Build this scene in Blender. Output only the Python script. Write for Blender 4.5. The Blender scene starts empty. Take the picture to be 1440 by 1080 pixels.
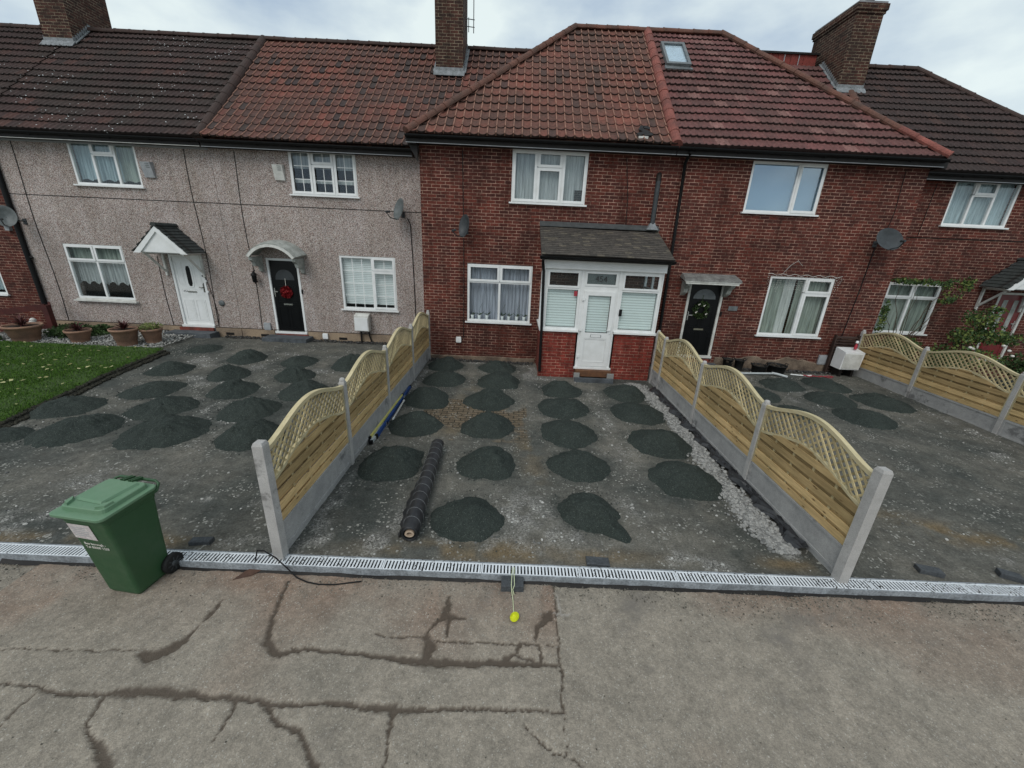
import bpy, math, random
import numpy as np
from mathutils import Vector, Matrix
random.seed(7); rng = np.random.default_rng(7)
scn = bpy.context.scene; COL = scn.collection
PI = math.pi; rad = math.radians

# ------------------------------------------------------------------ numpy noise
def _h(ix, iy, s):
    n = np.sin(ix*127.1+iy*311.7+s*74.7)*43758.5453
    return n-np.floor(n)
def vn(x, y, s=0):
    ix = np.floor(x); iy = np.floor(y); fx = x-ix; fy = y-iy
    fx = fx*fx*(3-2*fx); fy = fy*fy*(3-2*fy)
    a = _h(ix, iy, s); b = _h(ix+1, iy, s); c = _h(ix, iy+1, s); d = _h(ix+1, iy+1, s)
    return (a+(b-a)*fx)*(1-fy)+(c+(d-c)*fx)*fy
def fbm(x, y, s=0, o=4):
    x = np.asarray(x, float); y = np.asarray(y, float); v = 0; a = .5
    for i in range(o):
        v = v+a*vn(x*2**i, y*2**i, s+i*13); a *= .5
    return v/(1-.5**o)
def sstep(a, b, x):
    t = np.clip((x-a)/(b-a), 0, 1); return t*t*(3-2*t)

# ------------------------------------------------------------------ materials
MATS = {}
class NT:
    def __init__(s, name):
        s.m = bpy.data.materials.new(name); s.m.use_nodes = True
        s.t = s.m.node_tree; s.n = s.t.nodes; s.n.clear()
        s.out = s.n.new('ShaderNodeOutputMaterial'); s.b = s.n.new('ShaderNodeBsdfPrincipled')
        s.t.links.new(s.b.outputs[0], s.out.inputs[0]); MATS[name] = s.m
    def new(s, k, **kw):
        n = s.n.new(k)
        for a, v in kw.items(): setattr(n, a, v)
        return n
    def link(s, a, b): s.t.links.new(a, b)
    def put(s, sock, v):
        if isinstance(v, bpy.types.NodeSocket): s.link(v, sock)
        elif isinstance(v, tuple) and len(v) == 3 and sock.type == 'RGBA': sock.default_value = (*v, 1)
        else: sock.default_value = v
    def pos(s): return s.new('ShaderNodeNewGeometry').outputs['Position']
    def uv(s): return s.new('ShaderNodeTexCoord').outputs['UV']
    def noise(s, vec, scale, detail=4, rough=.55, w=0):
        n = s.new('ShaderNodeTexNoise'); n.inputs['Scale'].default_value = scale
        n.inputs['Detail'].default_value = detail; n.inputs['Roughness'].default_value = rough
        s.link(vec, n.inputs['Vector']); return n.outputs['Fac']
    def vor(s, vec, scale, out='Distance', feat='F1'):
        n = s.new('ShaderNodeTexVoronoi', feature=feat); n.inputs['Scale'].default_value = scale
        s.link(vec, n.inputs['Vector']); return n.outputs[out]
    def ramp(s, f, a, b, c0=(0, 0, 0), c1=(1, 1, 1), interp='LINEAR'):
        r = s.new('ShaderNodeValToRGB'); r.color_ramp.interpolation = interp
        e = r.color_ramp.elements; e[0].position = a; e[1].position = b
        e[0].color = (*c0, 1); e[1].color = (*c1, 1); s.link(f, r.inputs[0]); return r.outputs[0]
    def mix(s, f, a, b, mode='MIX'):
        n = s.new('ShaderNodeMix', data_type='RGBA', blend_type=mode)
        s.put(n.inputs[0], f); s.put(n.inputs[6], a); s.put(n.inputs[7], b); return n.outputs[2]
    def math(s, op, a, b=0.0, c=0.0):
        n = s.new('ShaderNodeMath', operation=op); s.put(n.inputs[0], a); s.put(n.inputs[1], b)
        s.put(n.inputs[2], c); return n.outputs[0]
    def bump(s, h, strength=.5, dist=.01, nrm=None):
        n = s.new('ShaderNodeBump'); n.inputs['Strength'].default_value = strength
        n.inputs['Distance'].default_value = dist; s.link(h, n.inputs['Height'])
        if nrm is not None: s.link(nrm, n.inputs['Normal'])
        return n.outputs[0]
    def fin(s, col, rough=.85, nrm=None, spec=.3, metal=0, **kw):
        s.put(s.b.inputs['Base Color'], col); s.put(s.b.inputs['Roughness'], rough)
        s.b.inputs['Specular IOR Level'].default_value = spec; s.b.inputs['Metallic'].default_value = metal
        if nrm is not None: s.link(nrm, s.b.inputs['Normal'])
        return s.m
def simple(name, c1, c2=None, scale=6, rough=.7, bump=0, bscale=60, spec=.3, metal=0, fine=.12):
    t = NT(name); p = t.pos(); c2 = c2 or tuple(v*.75 for v in c1)
    f = t.ramp(t.noise(p, scale, 5), .35, .68)
    col = t.mix(f, c1, c2)
    g = t.ramp(t.noise(p, bscale, 3), .3, .7, (1-fine,)*3, (1+fine,)*3)
    col = t.mix(1.0, col, g, 'MULTIPLY')
    n = t.bump(t.noise(p, bscale, 4), bump, .01) if bump else None
    return t.fin(col, rough, n, spec, metal)
def bright(t, col, f): return t.mix(1.0, col, f, 'MULTIPLY')

def brick_mat(name, c1, c2, mortar, dark, soot=.5, msize=.007):
    t = NT(name); uv = t.uv(); p = t.pos()
    # slightly wobbling courses
    wn = t.new('ShaderNodeTexNoise'); wn.inputs['Scale'].default_value = 2.5; t.link(p, wn.inputs['Vector'])
    off = t.new('ShaderNodeVectorMath', operation='MULTIPLY_ADD')
    t.link(wn.outputs['Color'], off.inputs[0]); off.inputs[1].default_value = (.012, .012, 0); t.link(uv, off.inputs[2])
    b = t.new('ShaderNodeTexBrick', offset=.5)
    for k, v in (('Scale', 1), ('Mortar Size', msize), ('Mortar Smooth', .25), ('Bias', -.1), ('Brick Width', .225), ('Row Height', .075)):
        b.inputs[k].default_value = v
    t.link(off.outputs[0], b.inputs['Vector'])
    b.inputs['Color1'].default_value = (*c1, 1); b.inputs['Color2'].default_value = (*c2, 1); b.inputs['Mortar'].default_value = (*mortar, 1)
    big = t.ramp(t.noise(p, .9, 5, .6), .35, .7)
    col = t.mix(t.math('MULTIPLY', big, soot), b.outputs['Color'], dark, 'MIX')
    m2 = t.ramp(t.noise(p, 3.2, 4, .65), .42, .62)
    mort = t.mix(m2, mortar, tuple(v*.32 for v in mortar))
    col = t.mix(b.outputs['Fac'], col, mort)
    col = bright(t, col, t.ramp(t.noise(p, 9, 6, .7), .3, .75, (.6,)*3, (1.35,)*3))
    col = bright(t, col, t.ramp(t.noise(p, 70, 3), .3, .7, (.75,)*3, (1.25,)*3))
    mp = t.new('ShaderNodeMapping'); mp.inputs['Scale'].default_value = (2.6, 1, .5); t.link(p, mp.inputs[0])
    col = bright(t, col, t.ramp(t.noise(mp.outputs[0], 1, 6, .7), .36, .56, (.66, .64, .62), (1.06, 1.05, 1.04)))
    col = t.mix(t.math('MULTIPLY', t.ramp(t.noise(p, 1.9, 7, .75), .64, .74), .35), col, tuple(v*.6 for v in mortar))
    h = t.math('SUBTRACT', t.math('MULTIPLY', t.noise(p, 90, 3), .25), b.outputs['Fac'])
    return t.fin(col, .9, t.bump(h, .7, .006), .2)
brick_mat('brick_dark', (.150, .038, .026), (.068, .022, .018), (.47, .30, .23), (.038, .022, .02), .55, .0055)
simple('footing', (.22, .165, .12), (.09, .065, .05), 3.5, .95, .5, 50, fine=.3)
brick_mat('brick_porch', (.26, .045, .032), (.16, .033, .026), (.50, .28, .21), (.2, .045, .035), .3, .0055)
brick_mat('brick_chimney', (.085, .034, .024), (.036, .021, .018), (.25, .20, .14), (.03, .022, .018), .65)

def tile_mat(name, c1, c2, c3, dirt, speck=0, dirtamt=.5, edge=None):
    t = NT(name); uv = t.uv(); p = t.pos()
    fl = t.new('ShaderNodeVectorMath', operation='FLOOR'); t.link(uv, fl.inputs[0])
    wn = t.new('ShaderNodeTexWhiteNoise', noise_dimensions='2D'); t.link(fl.outputs[0], wn.inputs[0])
    col = t.mix(wn.outputs['Value'], c1, c2)
    sep = t.new('ShaderNodeSeparateColor'); t.link(wn.outputs['Color'], sep.inputs[0])
    col = t.mix(t.ramp(sep.outputs[1], .8, .9), col, c3)
    big = t.ramp(t.noise(p, .8, 5, .65), .38, .66)
    col = t.mix(t.math('MULTIPLY', big, dirtamt), col, dirt)
    if True:  # course shadow lines painted dark along the butt ends of the tiles
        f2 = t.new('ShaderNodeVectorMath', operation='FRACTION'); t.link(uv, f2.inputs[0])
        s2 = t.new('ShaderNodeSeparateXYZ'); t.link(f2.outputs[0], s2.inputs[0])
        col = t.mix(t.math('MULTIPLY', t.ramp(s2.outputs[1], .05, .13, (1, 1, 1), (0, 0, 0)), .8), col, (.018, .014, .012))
    if edge:
        fr = t.new('ShaderNodeVectorMath', operation='FRACTION'); t.link(uv, fr.inputs[0])
        sx = t.new('ShaderNodeSeparateXYZ'); t.link(fr.outputs[0], sx.inputs[0])
        e = t.math('SUBTRACT', t.ramp(sx.outputs[0], .04, .09), t.ramp(sx.outputs[0], .17, .22))
        col = t.mix(t.math('MULTIPLY', e, .65), col, edge)
    col = bright(t, col, t.ramp(t.noise(p, 14, 6, .7), .3, .75, (.6,)*3, (1.4,)*3))
    if speck:
        v = t.vor(p, 9)
        s = t.math('MULTIPLY', t.math('LESS_THAN', v, .13), t.math('GREATER_THAN', t.noise(p, 1.1, 3), .53))
        col = t.mix(s, col, (.55, .56, .55))
    return t.fin(col, .85, t.bump(t.noise(p, 60, 4), .5, .006), .25)
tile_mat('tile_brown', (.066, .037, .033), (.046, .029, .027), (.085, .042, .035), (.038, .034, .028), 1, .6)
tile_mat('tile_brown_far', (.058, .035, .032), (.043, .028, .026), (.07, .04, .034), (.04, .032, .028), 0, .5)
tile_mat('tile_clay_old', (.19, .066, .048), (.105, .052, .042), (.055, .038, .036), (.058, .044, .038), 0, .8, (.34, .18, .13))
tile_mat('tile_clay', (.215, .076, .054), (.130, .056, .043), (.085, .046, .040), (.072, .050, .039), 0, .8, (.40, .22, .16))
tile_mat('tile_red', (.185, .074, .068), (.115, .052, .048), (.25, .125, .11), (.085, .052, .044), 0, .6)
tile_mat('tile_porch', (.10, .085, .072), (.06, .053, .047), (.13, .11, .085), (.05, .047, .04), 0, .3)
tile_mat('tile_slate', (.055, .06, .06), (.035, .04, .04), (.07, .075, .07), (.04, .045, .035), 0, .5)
simple('ridge_red', (.26, .085, .066), (.14, .055, .045), 3, .85, .4, 40, fine=.3)
simple('ridge_brown', (.062, .037, .031), (.042, .03, .026), 3, .85, .4, 40, fine=.25)
simple('ridge_mid', (.15, .066, .047), (.08, .048, .037), 2.5, .85, .4, 40, fine=.3)
simple('tile_hung', (.22, .045, .035), (.15, .035, .028), 9, .8, .3, 40)

def pebble():
    t = NT('pebbledash'); p = t.pos()
    c = t.vor(p, 84, 'Color'); s = t.new('ShaderNodeSeparateColor'); t.link(c, s.inputs[0])
    col = t.ramp(s.outputs[0], .0, 1., (.13, .105, .098), (.74, .64, .595))
    col = t.mix(t.ramp(s.outputs[1], .86, .9), col, (.30, .15, .11))
    col = t.mix(t.ramp(s.outputs[2], .9, .93), col, (.72, .70, .66))
    f = t.ramp(t.noise(p, 150, 3), .35, .65, (.6,)*3, (1.25,)*3)
    col = bright(t, col, f)
    col = bright(t, col, t.ramp(t.noise(p, .7, 5, .6), .3, .7, (.80, .79, .78), (1.08, 1.07, 1.07)))
    # run-off grime streaks, narrow in x, long in z
    mp = t.new('ShaderNodeMapping'); mp.inputs['Scale'].default_value = (3.5, 1, .35); t.link(p, mp.inputs[0])
    col = bright(t, col, t.ramp(t.noise(mp.outputs[0], 1, 5, .65), .3, .6, (.82, .80, .76), (1, 1, 1)))
    return t.fin(col, .95, t.bump(t.vor(p, 84), .8, .010), .2)
pebble()
simple('render_plinth', (.34, .25, .17), (.20, .15, .11), 2.2, .9, .4, 50, fine=.25)
simple('upvc', (.80, .80, .79), (.72, .72, .70), 5, .35, 0, spec=.5, fine=.03)
simple('white_paint', (.66, .65, .61), (.48, .47, .43), 7, .55, .15, 60, fine=.08)
simple('grey_canopy', (.40, .41, .38), (.22, .23, .21), 6, .7, .3, 40, fine=.2)
simple('lead', (.24, .25, .26), (.13, .14, .14), 8, .6, .3, 40, fine=.2)
simple('black_plastic', (.006, .006, .0065), (.010, .010, .010), 8, .55, 0, spec=.2)
simple('dark_timber', (.010, .008, .0075), (.018, .015, .013), 6, .6, .2)
simple('black_door', (.004, .0045, .005), (.006, .0065, .007), 5, .3, 0, spec=.22)
simple('red_door', (.17, .018, .018), (.12, .014, .014), 5, .35, 0, spec=.5)
simple('chrome', (.6, .6, .58), (.5, .5, .5), 5, .25, 0, metal=1)
simple('brass', (.35, .33, .26), (.3, .28, .2), 5, .35, 0, metal=.8)
simple('grey_metal', (.15, .16, .165), (.10, .11, .11), 8, .5, 0, spec=.4)
simple('dish_dark', (.045, .05, .053), (.03, .033, .035), 9, .5, 0, spec=.4)
simple('dish_grey', (.13, .14, .14), (.08, .09, .088), 9, .55, 0, spec=.4)
simple('grey_plastic', (.36, .37, .38), (.28, .29, .30), 9, .5, 0)
simple('step_stone', (.10, .11, .12), (.05, .055, .06), 5, .8, .5, 40, fine=.25)
simple('red_step', (.22, .055, .04), (.10, .035, .028), 6, .8, .3, 40, fine=.2)
simple('terracotta', (.40, .17, .10), (.28, .14, .09), 7, .85, .3, 50, fine=.15)
simple('pot_tan', (.33, .19, .125), (.23, .14, .10), 6, .85, .3, 50, fine=.15)
simple('soil', (.03, .024, .018), (.05, .038, .028), 20, .95, .8, 60, fine=.3)
simple('leaf_red', (.11, .03, .032), (.05, .025, .02), 12, .6, 0)
simple('leaf_green', (.055, .10, .025), (.03, .065, .018), 9, .6, 0)
simple('leaf_dark', (.03, .055, .02), (.045, .075, .02), 9, .6, 0)
simple('leaf_pale', (.17, .20, .05), (.09, .14, .035), 9, .6, 0)
simple('stem', (.07, .05, .035), (.10, .075, .05), 12, .8, 0)
simple('red_fabric', (.30, .012, .016), (.16, .008, .01), 30, .7, .5, 80, fine=.3)
simple('white_dec', (.75, .72, .66), (.55, .50, .45), 30, .7, 0)
simple('red_fence_paint', (.085, .02, .016), (.05, .014, .012), 6, .6, .2)
simple('louver', (.035, .022, .018), (.05, .03, .024), 8, .6, .2)
def scuffed(name, c, dust):
    t = NT(name); p = t.pos()
    mp = t.new('ShaderNodeMapping'); mp.inputs['Scale'].default_value = (30, 30, 5); t.link(p, mp.inputs[0])
    sc = t.ramp(t.noise(mp.outputs[0], 1, 7, .8), .60, .72)
    col = t.mix(t.math('MULTIPLY', sc, .35), c, dust)
    col = t.mix(t.math('MULTIPLY', t.ramp(t.noise(p, 5, 6, .75), .45, .75), .35), col, dust)
    return t.fin(col, t.ramp(t.noise(p, 12, 5), .3, .7, (.38,)*3, (.62,)*3), t.bump(t.noise(p, 140, 2), .06, .004), .4)
scuffed('bin_green', (.029, .080, .033), (.075, .105, .068)); scuffed('bin_lid_green', (.115, .215, .125), (.19, .24, .17))
simple('rubber', (.012, .012, .012), (.018, .018, .017), 12, .7, .2)
simple('membrane', (.012, .012, .014), (.03, .03, .032), 9, .45, .3, 20, spec=.5)
simple('cardboard', (.50, .38, .28), (.40, .30, .22), 12, .85, 0)
simple('paper', (.60, .55, .53), (.45, .38, .38), 26, .8, 0, fine=.2, bscale=140)
simple('porch_lead', (.075, .08, .08), (.05, .053, .053), 8, .6, .2)
simple('weathered_canopy', (.22, .215, .20), (.11, .105, .10), 7, .75, .4, 40, fine=.3)
simple('ink', (.05, .05, .05), (.06, .06, .06))
simple('blue_plastic', (.012, .06, .24), (.01, .045, .17), 8, .45, 0, spec=.5)
simple('yellow_metal', (.62, .55, .15), (.55, .50, .16), 8, .4, 0, spec=.5)
simple('hi_yellow', (.70, .75, .02), (.60, .62, .02), 30, .6, .4, 60)
simple('silver', (.45, .48, .48), (.38, .40, .40), 8, .4, 0, spec=.5)
simple('red_hose', (.40, .03, .05), (.30, .03, .04), 10, .45, 0, spec=.5)
simple('string', (.62, .66, .42), (.5, .55, .35), 10, .8, 0)
simple('paver_dark', (.075, .08, .085), (.05, .054, .058), 9, .9, .5, 60, fine=.25)
simple('rag_brown', (.11, .06, .042), (.07, .04, .03), 9, .95, .4, 40)
simple('galv', (.74, .76, .78), (.60, .62, .64), 7, .45, .05, spec=.5, fine=.08)
simple('drain_edge', (.30, .32, .34), (.17, .18, .19), 9, .7, .4, 50, fine=.3)
simple('drain_dark', (.02, .021, .022), (.03, .03, .03), 9, .9)
simple('white_stone', (.62, .60, .56), (.45, .43, .40), 9, .9)
simple('orange_brick', (.17, .08, .04), (.10, .05, .03), 9, .9, .3)

def fabric(name, c, dark=.6):
    t = NT(name); p = t.pos()
    mp = t.new('ShaderNodeMapping'); mp.inputs['Scale'].default_value = (22, 1, 1.2); t.link(p, mp.inputs[0])
    f = t.ramp(t.noise(mp.outputs[0], 1, 4, .6), .3, .7, (dark,)*3, (1.15,)*3)
    return t.fin(t.mix(1.0, c, f, 'MULTIPLY'), .9)
fabric('net_blue', (.42, .51, .54), .5); fabric('net_grey', (.46, .48, .48), .5); fabric('net_lilac', (.45, .47, .54), .4); fabric('net_green', (.34, .38, .33), .45)
fabric('net_white', (.58, .59, .56), .6)
simple('sky_reflection_blue', (.33, .41, .44), (.30, .38, .41), 1.5, .8, 0, fine=.02)  # sky reflection put into the colour of a flat sheet
def blind(name, c, pitch):
    t = NT(name); p = t.pos(); s = t.new('ShaderNodeSeparateXYZ'); t.link(p, s.inputs[0])
    f = t.math('FRACT', t.math('DIVIDE', s.outputs[2], pitch))
    col = t.mix(t.ramp(f, .55, .95), c, tuple(v*.55 for v in c))
    return t.fin(col, .7)
blind('blind_green', (.80, .86, .83), .062); blind('blind_white', (.88, .90, .88), .05)

def glass(name, tint=(.95, .97, .97), refl=.22, refr=.05):
    t = NT(name); t.n.remove(t.b)
    tr = t.new('ShaderNodeBsdfTransparent'); tr.inputs[0].default_value = (*tint, 1)
    gl = t.new('ShaderNodeBsdfGlossy'); gl.inputs['Roughness'].default_value = refr; gl.inputs['Color'].default_value = (.9, .95, 1, 1)
    lw = t.new('ShaderNodeLayerWeight'); lw.inputs['Blend'].default_value = .5
    f = t.math('MULTIPLY_ADD', t.math('POWER', lw.outputs['Facing'], 4.0), .75, refl*.5)
    mx = t.new('ShaderNodeMixShader'); t.link(f, mx.inputs[0]); t.link(tr.outputs[0], mx.inputs[1]); t.link(gl.outputs[0], mx.inputs[2])
    t.link(mx.outputs[0], t.out.inputs[0])
glass('glass', refl=.08); glass('glass_sky', (.9, .96, 1), .35); glass('glass_frost', (.7, .74, .72), .15, .25); glass('glass_dark', (.25, .27, .27), .06, .1)

def wood(name, c1, c2, knots=True):
    t = NT(name); p = t.pos()
    mp = t.new('ShaderNodeMapping'); mp.inputs['Scale'].default_value = (40, 3.2, 40); t.link(p, mp.inputs[0])
    g = t.noise(mp.outputs[0], 1, 6, .65)
    col = t.mix(t.ramp(g, .3, .7), c1, c2)
    isl = t.new('ShaderNodeNewGeometry').outputs['Random Per Island']
    col = bright(t, col, t.ramp(isl, 0, 1, (.58, .56, .52), (1.25, 1.22, 1.15)))
    if knots:
        mk = t.new('ShaderNodeMapping'); mk.inputs['Scale'].default_value = (9, 5, 14); t.link(p, mk.inputs[0])
        v = t.vor(mk.outputs[0], 1)
        col = t.mix(t.ramp(v, .06, .17, (1, 1, 1), (0, 0, 0)), col, (.13, .07, .03))
    col = bright(t, col, t.ramp(t.noise(p, 1.7, 4), .3, .7, (.82, .85, .80), (1.1, 1.1, 1.05)))
    return t.fin(col, .8, t.bump(g, .35, .004), .2)
wood('wood_board', (.64, .46, .25), (.38, .26, .135)); wood('wood_lattice', (.60, .50, .32), (.42, .33, .20), False)
wood('wood_rail', (.62, .54, .38), (.48, .40, .26), False)
def concrete(name, c1, c2):
    t = NT(name); p = t.pos()
    col = t.mix(t.ramp(t.noise(p, 5, 6, .7), .3, .7), c1, c2)
    col = bright(t, col, t.ramp(t.noise(p, 120, 3), .3, .7, (.82,)*3, (1.15,)*3))
    col = t.mix(t.ramp(t.noise(p, 2.2, 5, .7), .58, .66), col, tuple(v*.62 for v in c2))
    v = t.math('LESS_THAN', t.vor(p, 45), .12)
    col = t.mix(t.math('MULTIPLY', v, .5), col, tuple(v*.4 for v in c2))
    return t.fin(col, .9, t.bump(t.noise(p, 70, 5), .4, .006), .2)
concrete('concrete_post', (.48, .46, .44), (.34, .325, .31)); concrete('gravel_board', (.40, .39, .375), (.27, .265, .26))
concrete('concrete_grey', (.26, .26, .265), (.19, .19, .195))

def attr_rgb(t):
    a = t.new('ShaderNodeAttribute', attribute_name='mask'); s = t.new('ShaderNodeSeparateColor')
    t.link(a.outputs['Color'], s.inputs[0]); return s.outputs
def pavement_mat():
    t = NT('pavement'); p = t.pos(); a = attr_rgb(t)
    grey = t.mix(t.ramp(t.noise(p, 2.3, 6, .65), .3, .7), (.30, .258, .208), (.22, .192, .156))
    brown = t.mix(t.ramp(t.noise(p, 3.1, 6, .65), .3, .7), (.27, .195, .145), (.185, .135, .105))
    col = t.mix(a[1], grey, brown)
    ag = t.vor(p, 130, 'Color'); s = t.new('ShaderNodeSeparateColor'); t.link(ag, s.inputs[0])
    col = bright(t, col, t.ramp(s.outputs[0], 0, 1, (.86,)*3, (1.15,)*3))
    col = t.mix(t.ramp(s.outputs[1], .955, .975), col, (.36, .33, .285))
    col = bright(t, col, t.ramp(t.noise(p, 38, 5, .7), .3, .7, (.80,)*3, (1.2,)*3))
    col = bright(t, col, t.ramp(t.noise(p, 11, 5, .7), .32, .72, (.80,)*3, (1.2,)*3))
    col = t.mix(t.ramp(t.noise(p, 1.1, 6, .7), .58, .72), col, (.17, .15, .13))
    damp = t.mix(t.noise(p, 30, 4), (.055, .042, .03), (.095, .068, .05))
    col = t.mix(t.math('MULTIPLY', a[0], .9), col, damp)
    col = t.mix(t.math('MULTIPLY', a[2], .8), col, (.36, .33, .30))
    h = t.math('ADD', t.noise(p, 120, 3), t.math('MULTIPLY', t.noise(p, 25, 3), .8))
    rg = t.ramp(a[0], 0, 1, (.85,)*3, (.6,)*3)
    return t.fin(col, rg, t.bump(h, .65, .008), .25)
pavement_mat()
def ground_mat():
    t = NT('crushed_ground'); p = t.pos(); a = attr_rgb(t)
    base = t.mix(t.ramp(t.noise(p, 1.6, 6, .65), .32, .68), (.118, .112, .098), (.172, .158, .132))
    base = t.mix(t.ramp(t.noise(p, .5, 5, .6), .42, .62), base, (.068, .071, .064))
    brown = t.mix(t.noise(p, 9, 5), (.20, .145, .085), (.12, .095, .06))
    col = t.mix(a[1], base, brown)
    v = t.vor(p, 75, 'Color'); s = t.new('ShaderNodeSeparateColor'); t.link(v, s.inputs[0])
    gr = t.ramp(s.outputs[0], .1, .9, (.09, .088, .08), (.42, .40, .37))
    col = t.mix(t.math('MULTIPLY', a[0], .65), col, gr)
    al = t.new('ShaderNodeAttribute', attribute_name='mask').outputs['Alpha']
    col = t.mix(t.math('MULTIPLY', al, .85), col, t.mix(t.noise(p, 9, 4), (.044, .051, .046), (.058, .063, .057)))
    # brick pavers laid bare, UV metres
    uv = t.uv(); b = t.new('ShaderNodeTexBrick', offset=.5)
    for k, w in (('Scale', 1), ('Mortar Size', .010), ('Mortar Smooth', .3), ('Brick Width', .20), ('Row Height', .10)): b.inputs[k].default_value = w
    t.link(uv, b.inputs['Vector'])
    b.inputs['Color1'].default_value = (.165, .125, .085, 1); b.inputs['Color2'].default_value = (.135, .105, .072, 1); b.inputs['Mortar'].default_value = (.03, .028, .022, 1)
    col = t.mix(a[2], col, b.outputs['Color'])
    col = bright(t, col, t.ramp(t.noise(p, 45, 5, .75), .35, .65, (.66,)*3, (1.3,)*3))
    col = bright(t, col, t.ramp(t.noise(p, 7, 6, .75), .3, .7, (.68,)*3, (1.3,)*3))
    gs = t.new('ShaderNodeSeparateColor'); t.link(t.vor(p, 48, 'Color'), gs.inputs[0])
    col = t.mix(t.math('MULTIPLY', t.ramp(gs.outputs[0], .9, .93), t.ramp(t.noise(p, 3, 4), .45, .6)), col, (.30, .29, .26))
    h = t.math('ADD', t.noise(p, 110, 4), t.math('MULTIPLY', t.math('MULTIPLY', v if False else t.vor(p, 75), a[0]), 1.2))
    return t.fin(col, .95, t.bump(h, .8, .01), .15)
ground_mat()
def grit_mat():
    t = NT('dark_grit'); p = t.pos()
    col = t.mix(t.ramp(t.noise(p, 3, 5, .6), .3, .7), (.042, .050, .044), (.030, .037, .033))
    s = t.new('ShaderNodeSeparateColor'); t.link(t.vor(p, 190, 'Color'), s.inputs[0])
    col = bright(t, col, t.ramp(s.outputs[0], 0, 1, (.6,)*3, (1.45,)*3))
    col = bright(t, col, t.ramp(t.noise(p, 28, 5, .75), .3, .7, (.78,)*3, (1.2,)*3))
    col = t.mix(t.ramp(s.outputs[1], .985, .99), col, (.16, .17, .15))
    h = t.math('ADD', t.noise(p, 130, 4, .7), t.math('MULTIPLY', t.noise(p, 24, 4), 1.6))
    return t.fin(col, .95, t.bump(h, .9, .012), .15)
grit_mat()
def stone_mat(name, lo, hi):
    t = NT(name); i = t.new('ShaderNodeNewGeometry').outputs['Random Per Island']
    col = bright(t, t.ramp(i, 0, 1, lo, hi), t.ramp(t.noise(t.pos(), 90, 3), .3, .7, (.8,)*3, (1.15,)*3))
    return t.fin(col, .9, None, .25)
stone_mat('stones', (.09, .09, .085), (.50, .485, .45)); stone_mat('rubble', (.14, .14, .135), (.38, .37, .35)); stone_mat('dark_stones', (.02, .02, .02), (.09, .085, .08))
stone_mat('stones_dull', (.06, .055, .045), (.26, .24, .20)); stone_mat('soil_crumbs', (.012, .012, .009), (.045, .042, .03)); stone_mat('grit_crumbs', (.025, .030, .027), (.075, .082, .075)); stone_mat('grass_blades', (.035, .085, .012), (.10, .19, .025)); stone_mat('fallen_leaves', (.16, .15, .05), (.46, .44, .22))
simple('lawn_soil', (.05, .085, .02), (.035, .06, .016), 4, .95, .6, 60, fine=.3)

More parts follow.
